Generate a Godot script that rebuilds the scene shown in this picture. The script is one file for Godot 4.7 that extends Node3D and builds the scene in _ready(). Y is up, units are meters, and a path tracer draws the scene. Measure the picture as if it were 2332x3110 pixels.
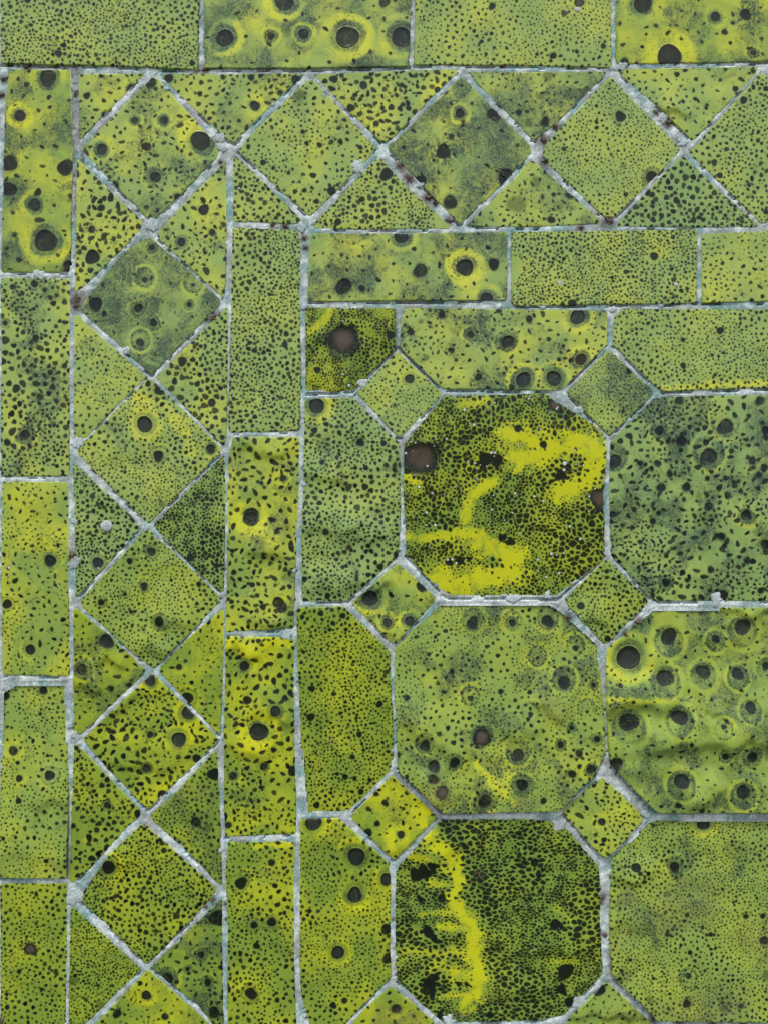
extends Node3D
# A wall faced with handmade glazed tiles (crater glaze: yellow-green with dark slate spots) in pale grout, seen square on.
# Layout units ("px") run across the wall: x to the right, y down; S metres each.

const S := 0.00024
const X0 := 1166.0        # px column under the camera
const FOOT := 3345.0      # px row of the ground
const TX := -16.0         # origin of the glaze sheet
const TY := -200.0
const TW := 2660.0
const TH := 3540.0
const K := 0.575          # texels per px

const TILES_DATA := [
	{name = "rectangular_tile", key = 0, p = [4, -190, 609, -190, 603, 213, 415, 204, 4, 193], k = [10, 15, 0.36, 0.22, 0.15, 0], proud = 1.5, up = 0.0, side = 0.0, wave = 1.0, el = 1.25, gloss = 2, milk_and_light = 0.085, ripples = [], shift = 0.0, label = ""},
	{name = "rectangular_tile", key = 0, p = [621, -190, 1250, -190, 1242, 202, 911, 209, 622, 208], k = [40, 60, 0.2, 0.7, 0.55, 0], proud = 1.6, up = 0.0, side = 0.0, wave = 1.0, el = 1.25, gloss = 1, milk_and_light = 0.085, ripples = [], shift = 0.0, label = ""},
	{name = "rectangular_tile", key = 0, p = [1268, -190, 1854, -190, 1855, 205, 1566, 199, 1255, 197], k = [11, 18, 0.25, 0.15, 0.35, 0], proud = 1.0, up = 0.0, side = 0.0, wave = 1.0, el = 1.25, gloss = 1, milk_and_light = 0.085, ripples = [], shift = 0.0, label = ""},
	{name = "rectangular_tile", key = 0, p = [1870, -190, 2500, -190, 2500, 180, 2332, 183, 2284, 190, 1889, 194, 1868, 190], k = [34, 56, 0.22, 0.5, 0.6, 0], proud = 0.8, up = 0.0, side = 0.0, wave = 1.0, el = 1.25, gloss = 1, milk_and_light = 0.05, ripples = [], shift = 0.0, label = ""},
	{name = "rectangular_tile", key = 0, p = [29, 211, 216, 211, 222, 482, 216, 791, 212, 827, 5, 827, 12, 482, 17, 309], k = [34, 64, 0.25, 0.6, 0.65, 0], proud = 0.3, up = 0.0, side = 0.0, wave = 1.0, el = 1.25, gloss = 1, milk_and_light = 0.05, ripples = [], shift = 0.0, label = ""},
	{name = "rectangular_tile", key = 0, p = [4, 842, 213, 846, 212, 1156, 212, 1446, 5, 1448], k = [12, 22, 0.36, 0.5, 0.3, 0], proud = 0.3, up = 0.0, side = 0.0, wave = 1.0, el = 1.25, gloss = 1, milk_and_light = 0.085, ripples = [], shift = 0.0, label = ""},
	{name = "rectangular_tile", key = 0, p = [9, 1463, 208, 1464, 210, 1685, 212, 2055, 9, 2050, 4, 1781], k = [12, 24, 0.25, 0.1, 0.6, 0], proud = 0.3, up = 0.0, side = 0.0, wave = 1.0, el = 1.25, gloss = 1, milk_and_light = 0.05, ripples = [], shift = 0.0, label = ""},
	{name = "rectangular_tile", key = 0, p = [2, 2102, 53, 2073, 208, 2074, 210, 2503, 207, 2666, 2, 2663], k = [11, 22, 0.26, 0.25, 0.3, 0], proud = 0.3, up = 2.0, side = 0.0, wave = 1.0, el = 1.25, gloss = 1, milk_and_light = 0.05, ripples = [[121, 2426, 203, 2421, 1.2, 22.0], [0, 2580, 203, 2599, 1.2, 40.0]], shift = 0.0, label = ""},
	{name = "rectangular_tile", key = 0, p = [2, 2684, 205, 2682, 203, 2937, 199, 3110, 198, 3290, 4, 3290], k = [11, 18, 0.3, 0.2, 0.2, 0], proud = 0.3, up = 0.0, side = 0.0, wave = 1.0, el = 1.25, gloss = 1, milk_and_light = 0.018, ripples = [], shift = 0.0, label = ""},
	{name = "square_tile", key = 0, p = [246, 451, 467, 231, 478, 236, 663, 441, 665, 475, 470, 668, 451, 668], k = [17, 32, 0.28, 0.5, 0.6, 0], proud = 0.3, up = 0.0, side = 0.0, wave = 1.0, el = 1.25, gloss = 1, milk_and_light = 0.085, ripples = [], shift = 0.0, label = ""},
	{name = "triangular_tile", key = 0, p = [240, 224, 441, 223, 241, 427], k = [16, 28, 0.28, 0.4, 0.5, 0], proud = 0.3, up = 0.0, side = 0.0, wave = 1.0, el = 1.25, gloss = 1, milk_and_light = 0.085, ripples = [], shift = 0.0, label = ""},
	{name = "triangular_tile", key = 0, p = [235, 480, 436, 675, 424, 702, 357, 770, 270, 859, 229, 888], k = [18, 30, 0.36, 0.2, 0.5, 0], proud = 0.3, up = 0.0, side = 0.0, wave = 1.0, el = 1.25, gloss = 1, milk_and_light = 0.085, ripples = [], shift = 0.0, label = ""},
	{name = "triangular_tile", key = 0, p = [687, 487, 689, 791, 682, 907, 530, 770, 482, 723, 475, 714, 506, 675], k = [16, 28, 0.3, 0.3, 0.4, 0], proud = 0.3, up = 0.0, side = 0.0, wave = 1.0, el = 1.25, gloss = 1, milk_and_light = 0.085, ripples = [], shift = 0.0, label = ""},
	{name = "triangular_tile", key = 0, p = [511, 224, 915, 223, 911, 234, 766, 379, 714, 434, 685, 420, 535, 275, 489, 231], k = [16, 26, 0.3, 0.45, 0.35, 0], proud = 0.3, up = 0.0, side = 0.0, wave = 1.0, el = 1.25, gloss = 1, milk_and_light = 0.085, ripples = [], shift = 0.0, label = ""},
	{name = "square_tile", key = 0, p = [723, 456, 766, 405, 935, 240, 952, 240, 1140, 446, 1132, 465, 1036, 567, 942, 658, 932, 651, 766, 497], k = [12, 22, 0.28, 0.3, 0.4, 0], proud = 0.3, up = 0.0, side = 0.0, wave = 1.0, el = 1.25, gloss = 1, milk_and_light = 0.085, ripples = [], shift = 0.0, label = ""},
	{name = "triangular_tile", key = 0, p = [709, 475, 719, 475, 766, 518, 928, 678, 862, 679, 766, 673, 709, 673], k = [12, 18, 0.36, 0.1, 0.2, 0], proud = 0.3, up = 0.0, side = 0.0, wave = 1.0, el = 1.25, gloss = 1, milk_and_light = 0.085, ripples = [], shift = 0.0, label = ""},
	{name = "triangular_tile", key = 0, p = [959, 231, 969, 225, 1104, 219, 1364, 210, 1388, 212, 1386, 222, 1296, 309, 1176, 436, 1164, 436, 1055, 333], k = [16, 24, 0.38, 0.1, 0.6, 0], proud = 0.3, up = 0.0, side = 0.0, wave = 1.0, el = 1.25, gloss = 1, milk_and_light = 0.085, ripples = [], shift = 0.0, label = ""},
	{name = "square_tile", key = 0, p = [1175, 451, 1398, 232, 1407, 236, 1557, 391, 1609, 439, 1614, 465, 1532, 547, 1557, 528, 1398, 680, 1388, 675, 1248, 526], k = [44, 64, 0.2, 0.75, 0.55, 0], proud = 0.3, up = 0.0, side = 0.0, wave = 1.0, el = 1.25, gloss = 1, milk_and_light = 0.085, ripples = [], shift = 0.0, label = ""},
	{name = "triangular_tile", key = 0, p = [1147, 477, 1159, 482, 1224, 555, 1366, 687, 1364, 694, 1104, 696, 959, 694, 947, 685, 1055, 574], k = [10, 18, 0.36, 0.1, 0.3, 0], proud = 0.3, up = 0.0, side = 0.0, wave = 1.0, el = 1.25, gloss = 1, milk_and_light = 0.085, ripples = [], shift = 0.0, label = ""},
	{name = "triangular_tile", key = 0, p = [1417, 218, 1841, 218, 1833, 231, 1691, 371, 1624, 424, 1612, 420, 1532, 333, 1489, 294], k = [18, 32, 0.2, 0.7, 0.3, 0], proud = 0.3, up = 0.0, side = 0.0, wave = 1.0, el = 1.25, gloss = 1, milk_and_light = 0.085, ripples = [], shift = 0.0, label = ""},
	{name = "square_tile", key = 0, p = [1647, 456, 1667, 424, 1846, 236, 1857, 236, 2065, 451, 2055, 470, 1865, 661, 1831, 658, 1672, 506, 1650, 482], k = [10, 16, 0.27, 0.2, 0.15, 0], proud = 0.3, up = 0.0, side = 0.0, wave = 1.0, el = 1.25, gloss = 1, milk_and_light = 0.085, ripples = [], shift = 0.0, label = ""},
	{name = "triangular_tile", key = 0, p = [1604, 487, 1621, 487, 1821, 668, 1817, 678, 1653, 687, 1532, 689, 1415, 685, 1566, 538], k = [16, 28, 0.25, 0.5, 0.2, 0], proud = 0.3, up = 0.0, side = 0.0, wave = 1.0, el = 1.25, gloss = 1, milk_and_light = 0.085, ripples = [], shift = 0.0, label = ""},
	{name = "triangular_tile", key = 0, p = [1872, 210, 2014, 208, 2299, 202, 2299, 217, 2108, 424, 2099, 427, 2014, 338, 1877, 222], k = [16, 26, 0.25, 0.2, 0.4, 0], proud = 0.3, up = 0.0, side = 0.0, wave = 1.0, el = 1.25, gloss = 1, milk_and_light = 0.085, ripples = [[1995, 338, 2087, 333, 1.0, 14.0]], shift = 0.0, label = ""},
	{name = "triangular_tile", key = 0, p = [2062, 475, 2077, 475, 2183, 579, 2299, 678, 2299, 689, 2111, 690, 1872, 687, 1874, 678], k = [13, 19, 0.4, 0.15, -0.2, 0.5], proud = 0.3, up = 0.0, side = 0.0, wave = 1.0, el = 1.25, gloss = 1, milk_and_light = 0.085, ripples = [], shift = 0.0, label = ""},
	{name = "square_tile", key = 0, p = [2089, 461, 2108, 444, 2308, 222, 2318, 222, 2510, 450, 2316, 680, 2306, 675], k = [12, 18, 0.32, 0.15, 0.2, 0], proud = 0.3, up = 0.0, side = 0.0, wave = 1.0, el = 1.25, gloss = 1, milk_and_light = 0.085, ripples = [], shift = 0.0, label = ""},
	{name = "rectangular_tile", key = 0, p = [942, 709, 1181, 711, 1539, 705, 1538, 912, 1200, 913, 935, 916], k = [28, 52, 0.2, 0.68, 0.6, 0], proud = 1.3, up = 0.0, side = 0.0, wave = 1.0, el = 1.25, gloss = 1, milk_and_light = 0.085, ripples = [], shift = 0.0, label = ""},
	{name = "rectangular_tile", key = 0, p = [1552, 706, 2115, 698, 2113, 919, 2014, 923, 1561, 929, 1551, 919], k = [9, 13, 0.36, 0.05, 0.3, 0], proud = 1.3, up = 0.0, side = 0.0, wave = 1.0, el = 1.25, gloss = 1, milk_and_light = 0.085, ripples = [], shift = 0.0, label = ""},
	{name = "rectangular_tile", key = 0, p = [2130, 711, 2323, 703, 2630, 700, 2630, 908, 2328, 915, 2130, 920], k = [14, 24, 0.25, 0.05, 0.5, 0], proud = 1.3, up = 0.0, side = 0.0, wave = 1.0, el = 1.25, gloss = 1, milk_and_light = 0.085, ripples = [], shift = 0.0, label = ""},
	{name = "rectangular_tile", key = 0, p = [708, 691, 766, 691, 906, 699, 913, 723, 911, 915, 915, 1108, 912, 1309, 699, 1314, 694, 1300, 700, 1059], k = [10, 16, 0.38, 0.1, 0.12, 0], proud = 0.3, up = 0.0, side = 0.0, wave = 1.0, el = 1.25, gloss = 1, milk_and_light = 0.085, ripples = [], shift = 0.0, label = ""},
	{name = "rectangular_tile", key = 0, p = [708, 1327, 910, 1328, 908, 1493, 901, 1636, 892, 1909, 685, 1920, 691, 1733, 694, 1397], k = [18, 30, 0.35, 0.4, 0.6, 0], proud = 0.3, up = 0.0, side = 0.0, wave = 1.0, el = 1.25, gloss = 1, milk_and_light = 0.05, ripples = [[747, 1363, 862, 1366, 1.2, 16.0], [761, 1680, 843, 1685, 1.3, 18.0], [766, 1878, 862, 1887, 1.0, 18.0]], shift = 0.0, label = ""},
	{name = "rectangular_tile", key = 0, p = [687, 1932, 862, 1935, 895, 1940, 892, 2119, 896, 2312, 899, 2406, 900, 2534, 685, 2541, 681, 2455, 681, 2215], k = [15, 28, 0.35, 0.3, 0.65, 0], proud = 0.3, up = 0.0, side = 0.0, wave = 1.0, el = 1.25, gloss = 1, milk_and_light = 0.018, ripples = [[694, 1960, 791, 1988, 1.4, 18.0], [694, 2263, 814, 2292, 1.2, 20.0], [766, 2167, 882, 2191, 1.2, 20.0]], shift = 0.0, label = ""},
	{name = "rectangular_tile", key = 0, p = [694, 2557, 890, 2555, 896, 2580, 892, 2696, 894, 2937, 901, 3110, 900, 3290, 692, 3290, 692, 3033, 693, 2792, 685, 2648], k = [12, 22, 0.32, 0.2, 0.4, 0], proud = 0.3, up = 0.0, side = 0.0, wave = 1.0, el = 1.25, gloss = 1, milk_and_light = 0.018, ripples = [], shift = 0.0, label = ""},
	{name = "square_tile", key = 0, p = [444, 719, 463, 723, 545, 796, 673, 912, 665, 929, 463, 1139, 453, 1132, 244, 941, 256, 915, 371, 770], k = [34, 56, 0.15, 0.8, 0.1, 0], proud = 0.3, up = 0.0, side = 0.0, wave = 1.0, el = 1.25, gloss = 1, milk_and_light = 0.085, ripples = [], shift = 0.0, label = ""},
	{name = "triangular_tile", key = 0, p = [227, 953, 236, 956, 444, 1144, 424, 1165, 260, 1332, 226, 1332], k = [12, 24, 0.25, 0.3, 0.25, 0], proud = 0.3, up = 0.0, side = 0.0, wave = 1.0, el = 1.25, gloss = 1, milk_and_light = 0.085, ripples = [], shift = 0.0, label = ""},
	{name = "triangular_tile", key = 0, p = [687, 932, 694, 939, 691, 1325, 680, 1356, 482, 1156, 475, 1146], k = [13, 20, 0.4, 0.1, 0.4, 0], proud = 0.3, up = 0.0, side = 0.0, wave = 1.0, el = 1.25, gloss = 1, milk_and_light = 0.085, ripples = [], shift = 0.0, label = ""},
	{name = "square_tile", key = 0, p = [231, 1375, 251, 1349, 448, 1151, 465, 1153, 675, 1361, 668, 1378, 482, 1563, 451, 1592, 420, 1561, 260, 1402], k = [10, 18, 0.3, 0.3, 0.25, 0], proud = 0.3, up = 0.0, side = 0.0, wave = 1.0, el = 1.25, gloss = 1, milk_and_light = 0.085, ripples = [], shift = 0.0, label = ""},
	{name = "triangular_tile", key = 0, p = [223, 1404, 231, 1409, 403, 1570, 429, 1603, 241, 1810, 231, 1817], k = [10, 14, 0.4, 0.2, 0, 0.3], proud = 0.3, up = 0.0, side = 0.0, wave = 1.0, el = 1.25, gloss = 1, milk_and_light = 0.085, ripples = [], shift = 0.0, label = ""},
	{name = "triangular_tile", key = 0, p = [681, 1380, 686, 1445, 684, 1685, 680, 1796, 670, 1803, 506, 1644, 465, 1595, 492, 1568], k = [9, 13, 0.5, 0.35, -0.4, 0.3], proud = 0.3, up = 0.0, side = 0.0, wave = 1.0, el = 1.25, gloss = 1, milk_and_light = 0.05, ripples = [], shift = 0.0, label = "darkest triangular tile, closely packed black cells in a thin green net"},
	{name = "square_tile", key = 0, p = [241, 1829, 436, 1615, 451, 1608, 463, 1615, 670, 1812, 668, 1829, 477, 2027, 465, 2032, 366, 1950, 246, 1841], k = [10, 16, 0.3, 0.2, 0.15, 0], proud = 0.3, up = 0.0, side = 0.0, wave = 1.0, el = 1.25, gloss = 1, milk_and_light = 0.05, ripples = [[473, 1878, 579, 1887, 1.0, 20.0], [400, 1974, 530, 1964, 1.0, 22.0]], shift = 0.0, label = ""},
	{name = "triangular_tile", key = 0, p = [223, 1849, 236, 1849, 347, 1940, 444, 2037, 434, 2051, 248, 2230, 239, 2234, 226, 2225], k = [18, 30, 0.25, 0.55, 0.2, 0], proud = 0.3, up = 0.0, side = 0.0, wave = 1.0, el = 1.25, gloss = 1, milk_and_light = 0.018, ripples = [[231, 2085, 299, 2085, 1.2, 18.0], [309, 1998, 376, 2013, 1.2, 16.0]], shift = 0.0, label = ""},
	{name = "triangular_tile", key = 0, p = [678, 1849, 682, 1858, 678, 2070, 670, 2230, 663, 2230, 482, 2037, 487, 2027, 579, 1931], k = [14, 24, 0.22, 0.2, 0.4, 0], proud = 0.3, up = 0.0, side = 0.0, wave = 1.0, el = 1.25, gloss = 1, milk_and_light = 0.018, ripples = [], shift = 0.0, label = ""},
	{name = "square_tile", key = 0, p = [253, 2246, 453, 2054, 468, 2044, 475, 2054, 663, 2242, 656, 2259, 605, 2310, 453, 2457, 441, 2452, 328, 2334, 333, 2340], k = [14, 24, 0.36, 0.3, 0.5, 0], proud = 0.3, up = 0.0, side = 0.0, wave = 1.0, el = 1.25, gloss = 1, milk_and_light = 0.018, ripples = [[289, 2181, 434, 2109, 0.9, 18.0], [338, 2312, 530, 2312, 1.0, 22.0]], shift = 0.0, label = ""},
	{name = "triangular_tile", key = 0, p = [227, 2261, 236, 2263, 294, 2320, 429, 2464, 429, 2476, 386, 2513, 270, 2643, 219, 2684, 212, 2676, 217, 2503], k = [13, 20, 0.38, 0.2, 0.3, 0], proud = 0.3, up = 0.0, side = 0.0, wave = 1.0, el = 1.25, gloss = 1, milk_and_light = 0.018, ripples = [], shift = 0.0, label = ""},
	{name = "triangular_tile", key = 0, p = [656, 2278, 661, 2292, 670, 2455, 673, 2580, 675, 2691, 661, 2681, 579, 2595, 461, 2488, 458, 2474, 511, 2431], k = [10, 16, 0.3, 0.6, 0.2, 0], proud = 0.3, up = 0.0, side = 0.0, wave = 1.0, el = 1.25, gloss = 1, milk_and_light = 0.018, ripples = [], shift = 0.0, label = ""},
	{name = "square_tile", key = 0, p = [248, 2720, 275, 2681, 333, 2595, 429, 2505, 441, 2503, 651, 2691, 658, 2703, 641, 2730, 593, 2783, 453, 2927, 441, 2927, 347, 2831, 256, 2744], k = [10, 16, 0.38, 0.1, 0.2, 0], proud = 0.3, up = 0.0, side = 0.0, wave = 1.0, el = 1.25, gloss = 1, milk_and_light = 0.018, ripples = [[270, 2619, 386, 2619, 1.2, 22.0]], shift = 0.0, label = ""},
	{name = "triangular_tile", key = 0, p = [216, 2758, 224, 2756, 429, 2942, 420, 2956, 260, 3110, 220, 3150, 208, 3150, 210, 3110, 212, 2889], k = [8, 11, 0.36, 0.1, 0.1, 0], proud = 0.3, up = 0.0, side = 0.0, wave = 1.0, el = 1.25, gloss = 1, milk_and_light = 0.018, ripples = [], shift = 0.0, label = ""},
	{name = "triangular_tile", key = 0, p = [668, 2734, 675, 2730, 676, 2840, 680, 3101, 678, 3150, 660, 3130, 603, 3053, 461, 2942, 463, 2934, 579, 2821], k = [14, 24, 0.28, 0.6, 0.1, 0.2], proud = 0.3, up = 0.0, side = 0.0, wave = 1.0, el = 1.25, gloss = 1, milk_and_light = 0.018, ripples = [], shift = 0.0, label = ""},
	{name = "square_tile", key = 0, p = [436, 2959, 446, 2947, 458, 2951, 637, 3108, 668, 3150, 660, 3180, 560, 3290, 330, 3290, 235, 3170, 294, 3108], k = [16, 30, 0.2, 0.4, 0.4, 0], proud = 0.3, up = 0.0, side = 0.0, wave = 1.0, el = 1.25, gloss = 1, milk_and_light = 0.018, ripples = [], shift = 0.0, label = ""},
	{name = "five_sided_tile", key = 0, p = [930, 936, 1055, 939, 1200, 939, 1202, 1055, 1079, 1180, 1065, 1187, 928, 1194], k = [8, 12, 0.55, 0.3, 0.3, 0.1], proud = 2.2, up = -4.0, side = -1.0, wave = 0.6, el = 1.25, gloss = 0, milk_and_light = 0.018, ripples = [], shift = 0.0, label = "dark five-sided tile with a brown bare patch among black cells"},
	{name = "hexagonal_tile", key = 0, p = [1231, 935, 1843, 944, 1841, 1047, 1708, 1180, 1686, 1186, 1532, 1184, 1349, 1181, 1337, 1175, 1214, 1055, 1217, 977], k = [16, 30, 0.25, 0.55, 0.5, 0], proud = 1.2, up = 0.0, side = 0.0, wave = 1.0, el = 1.25, gloss = 1, milk_and_light = 0.085, ripples = [], shift = 0.0, label = ""},
	{name = "hexagonal_tile", key = 0, p = [1889, 939, 2332, 940, 2480, 940, 2485, 1050, 2360, 1180, 2332, 1177, 2014, 1189, 1985, 1170, 1860, 1047, 1865, 958], k = [10, 16, 0.3, 0.2, 0.12, 0], proud = 1.2, up = 0.0, side = 0.0, wave = 1.0, el = 1.25, gloss = 1, milk_and_light = 0.085, ripples = [], shift = 0.0, label = ""},
	{name = "small_square_tile", key = 0, p = [1082, 1194, 1202, 1070, 1212, 1069, 1342, 1194, 1337, 1206, 1217, 1327, 1205, 1325], k = [10, 18, 0.26, 0.1, 0.3, 0], proud = 0.3, up = 0.0, side = 0.0, wave = 1.0, el = 1.25, gloss = 1, milk_and_light = 0.085, ripples = [], shift = 0.0, label = ""},
	{name = "small_square_tile", key = 0, p = [1720, 1192, 1841, 1065, 1850, 1064, 1980, 1185, 1980, 1197, 1853, 1322, 1845, 1322], k = [9, 13, 0.25, 0.6, 0.1, 0], proud = 1.0, up = 0.0, side = 0.0, wave = 1.0, el = 1.25, gloss = 1, milk_and_light = 0.085, ripples = [], shift = 0.0, label = ""},
	{name = "hexagonal_tile", key = 0, p = [924, 1211, 1075, 1208, 1214, 1346, 1217, 1445, 1217, 1564, 1210, 1689, 1055, 1825, 919, 1828, 916, 1685, 923, 1397], k = [11, 18, 0.36, 0.35, 0.08, 0.35], proud = 0.3, up = 0.0, side = 0.0, wave = 1.5, el = 1.25, gloss = 1, milk_and_light = 0.085, ripples = [[925, 1455, 1036, 1455, 1.0, 18.0], [925, 1603, 1075, 1598, 1.2, 20.0], [1055, 1627, 1171, 1636, 1.0, 18.0], [959, 1781, 1104, 1771, 1.0, 20.0]], shift = 0.0, label = ""},
	{name = "octagonal_tile", key = 2, p = [1227, 1351, 1345, 1206, 1653, 1197, 1672, 1216, 1802, 1293, 1836, 1334, 1837, 1397, 1829, 1479, 1835, 1680, 1829, 1702, 1744, 1771, 1691, 1817, 1532, 1814, 1364, 1815, 1345, 1803, 1287, 1743, 1234, 1685, 1231, 1588, 1224, 1493], k = [9, 16, 0.49, 0.25, 0.4, 0.05], proud = 2.4, up = -2.5, side = 0.0, wave = 0.5, el = 1.5, gloss = 0, milk_and_light = 0.018, ripples = [], shift = 0.0, label = "glossy octagonal tile with bright yellow streaks, black cells and white pinholes"},
	{name = "small_square_tile", key = 0, p = [1070, 1829, 1200, 1716, 1214, 1711, 1323, 1817, 1321, 1827, 1202, 1955, 1193, 1955, 1079, 1844], k = [24, 40, 0.2, 0.5, 0.4, 0], proud = 0.3, up = 0.0, side = 0.0, wave = 1.0, el = 1.25, gloss = 1, milk_and_light = 0.05, ripples = [[1094, 1791, 1181, 1771, 1.2, 14.0], [1132, 1935, 1248, 1926, 1.0, 16.0]], shift = 0.0, label = ""},
	{name = "small_square_tile", key = 0, p = [1710, 1825, 1836, 1699, 1848, 1702, 1968, 1822, 1964, 1834, 1843, 1955, 1833, 1955, 1821, 1945], k = [9, 14, 0.36, 0.05, 0.2, 0], proud = 0.3, up = 0.0, side = 0.0, wave = 1.0, el = 1.25, gloss = 1, milk_and_light = 0.05, ripples = [[1763, 1887, 1841, 1897, 1.0, 16.0]], shift = 0.0, label = ""},
	{name = "octagonal_tile", key = 0, p = [1853, 1339, 1985, 1209, 2009, 1204, 2332, 1198, 2480, 1195, 2490, 1200, 2620, 1330, 2620, 1700, 2500, 1828, 2332, 1825, 1985, 1825, 1973, 1817, 1853, 1687, 1849, 1540, 1849, 1445], k = [13, 32, 0.36, 0.62, -0.05, 0.3], proud = 0.3, up = 0.0, side = 0.0, wave = 1.0, el = 1.25, gloss = 1, milk_and_light = 0.085, ripples = [], shift = 0.0, label = ""},
	{name = "hexagonal_tile", key = 0, p = [902, 1846, 1043, 1841, 1176, 1969, 1186, 1984, 1185, 2051, 1194, 2167, 1198, 2312, 1198, 2329, 1190, 2346, 1067, 2467, 1036, 2472, 928, 2476, 918, 2382, 911, 2167, 903, 1974], k = [10, 16, 0.33, 0.1, 0.3, 0], proud = 0.3, up = -1.5, side = 0.0, wave = 1.0, el = 1.25, gloss = 1, milk_and_light = 0.018, ripples = [], shift = 0.0, label = ""},
	{name = "octagonal_tile", key = 0, p = [1199, 1969, 1333, 1832, 1667, 1830, 1689, 1841, 1819, 1955, 1824, 2022, 1833, 2167, 1835, 2287, 1802, 2351, 1698, 2457, 1662, 2459, 1347, 2465, 1330, 2450, 1212, 2341, 1207, 2320, 1207, 2263, 1198, 2095], k = [10, 20, 0.25, 0.5, 0.2, 0], proud = 2, up = 3.0, side = 1.0, wave = 1.3, el = 1.25, gloss = 2, milk_and_light = 0.05, ripples = [[1619, 2133, 1706, 2181, 1.4, 20.0], [1224, 2181, 1393, 2292, 1.6, 26.0], [1296, 2353, 1335, 2431, 1.2, 20.0], [1522, 2215, 1628, 2225, 1.0, 20.0]], shift = 0.0, label = ""},
	{name = "octagonal_tile", key = 0, p = [1841, 1972, 1976, 1851, 1990, 1845, 2332, 1846, 2500, 1845, 2620, 1960, 2620, 2340, 2500, 2465, 2332, 2463, 1997, 2463, 1980, 2455, 1850, 2320, 1848, 2307, 1837, 2143], k = [18, 44, 0.2, 0.62, 0.12, 0], proud = 2.2, up = 3.0, side = 0.0, wave = 2.6, el = 1.25, gloss = 1, milk_and_light = 0.05, ripples = [[1841, 2131, 2043, 2136, 2.6, 26.0], [1980, 2263, 2332, 2234, 2.8, 28.0], [2130, 2162, 2188, 2157, 1.2, 16.0], [2087, 2435, 2173, 2382, 1.8, 18.0], [2173, 1849, 2332, 1853, 1.5, 18.0]], shift = 0.0, label = "rippled octagonal tile with large dark craters set in speckled rings"},
	{name = "small_square_tile", key = 0, p = [1063, 2481, 1186, 2358, 1195, 2358, 1325, 2476, 1325, 2486, 1202, 2609, 1193, 2609, 1181, 2599], k = [20, 40, 0.2, 0.35, 0.7, 0], proud = 0.3, up = 0.0, side = 0.0, wave = 1.0, el = 1.25, gloss = 1, milk_and_light = 0.018, ripples = [[1104, 2580, 1248, 2580, 0.8, 20.0]], shift = 0.0, label = ""},
	{name = "small_square_tile", key = 0, p = [1706, 2467, 1817, 2361, 1831, 2361, 1932, 2459, 1949, 2484, 1949, 2493, 1845, 2599, 1831, 2599, 1812, 2587], k = [14, 26, 0.3, 0.1, 0.5, 0], proud = 1.5, up = 4.0, side = 0.0, wave = 1.0, el = 1.25, gloss = 1, milk_and_light = 0.05, ripples = [], shift = 0.0, label = ""},
	{name = "hexagonal_tile", key = 0, p = [913, 2487, 1030, 2485, 1055, 2508, 1183, 2623, 1187, 2643, 1186, 2865, 1188, 2971, 1099, 3057, 1051, 3110, 1035, 3120, 950, 3120, 940, 3110, 915, 3024, 911, 2937, 912, 2648], k = [11, 18, 0.28, 0.22, 0.35, 0], proud = 0.3, up = 0.0, side = 0.0, wave = 1.0, el = 1.25, gloss = 1, milk_and_light = 0.018, ripples = [[920, 2561, 1176, 2580, 0.8, 30.0]], shift = 0.0, label = ""},
	{name = "octagonal_tile", key = 1, p = [1214, 2628, 1340, 2489, 1566, 2488, 1662, 2492, 1720, 2517, 1817, 2633, 1824, 2696, 1820, 2792, 1829, 2956, 1817, 2975, 1744, 3043, 1715, 3082, 1628, 3101, 1345, 3106, 1296, 3062, 1207, 2983, 1202, 2956, 1200, 2792, 1202, 2648], k = [9.5, 16, 0.5, 0.3, 0.1, 0.35], proud = 0.3, up = 0.0, side = 0.0, wave = 0.8, el = 1.6, gloss = 0, milk_and_light = 0.018, ripples = [[1224, 2599, 1441, 2561, 0.9, 30.0], [1532, 2879, 1773, 2889, 1.0, 26.0], [1489, 3033, 1628, 3004, 1.0, 20.0]], shift = 0.0, label = "dark octagonal tile with a wavering yellow band and netted black cells"},
	{name = "octagonal_tile", key = 0, p = [1856, 2609, 1968, 2493, 1995, 2484, 2332, 2488, 2500, 2490, 2620, 2610, 2620, 2960, 2480, 3095, 2332, 3095, 1990, 3092, 1956, 3053, 1870, 2975, 1853, 2951, 1848, 2792], k = [9, 14, 0.3, 0.4, 0.08, 0], proud = 2, up = 2.5, side = 0.0, wave = 1.5, el = 1.25, gloss = 2, milk_and_light = 0.05, ripples = [[1870, 2655, 1966, 2662, 1.6, 18.0], [1860, 2792, 1966, 2797, 1.0, 30.0]], shift = 0.0, label = "dull octagonal tile with a brownish dust film and fine dots"},
	{name = "small_square_tile", key = 0, p = [1181, 3000, 1193, 2997, 1311, 3096, 1320, 3105, 1195, 3230, 1180, 3230, 1065, 3112, 1099, 3072], k = [18, 30, 0.25, 0.4, 0.4, 0], proud = 0.3, up = 0.0, side = 0.0, wave = 1.0, el = 1.25, gloss = 1, milk_and_light = 0.018, ripples = [], shift = 0.0, label = ""},
	{name = "small_square_tile", key = 0, p = [1735, 3082, 1833, 2985, 1845, 2985, 1932, 3067, 1975, 3105, 1850, 3230, 1835, 3230, 1715, 3110], k = [18, 30, 0.25, 0.4, 0.45, 0], proud = 0.3, up = 0.0, side = 0.0, wave = 1.0, el = 1.25, gloss = 1, milk_and_light = 0.05, ripples = [[1739, 3077, 1918, 3086, 1.4, 16.0]], shift = 0.0, label = ""},
]
var TILES := TILES_DATA.duplicate(true)
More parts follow.
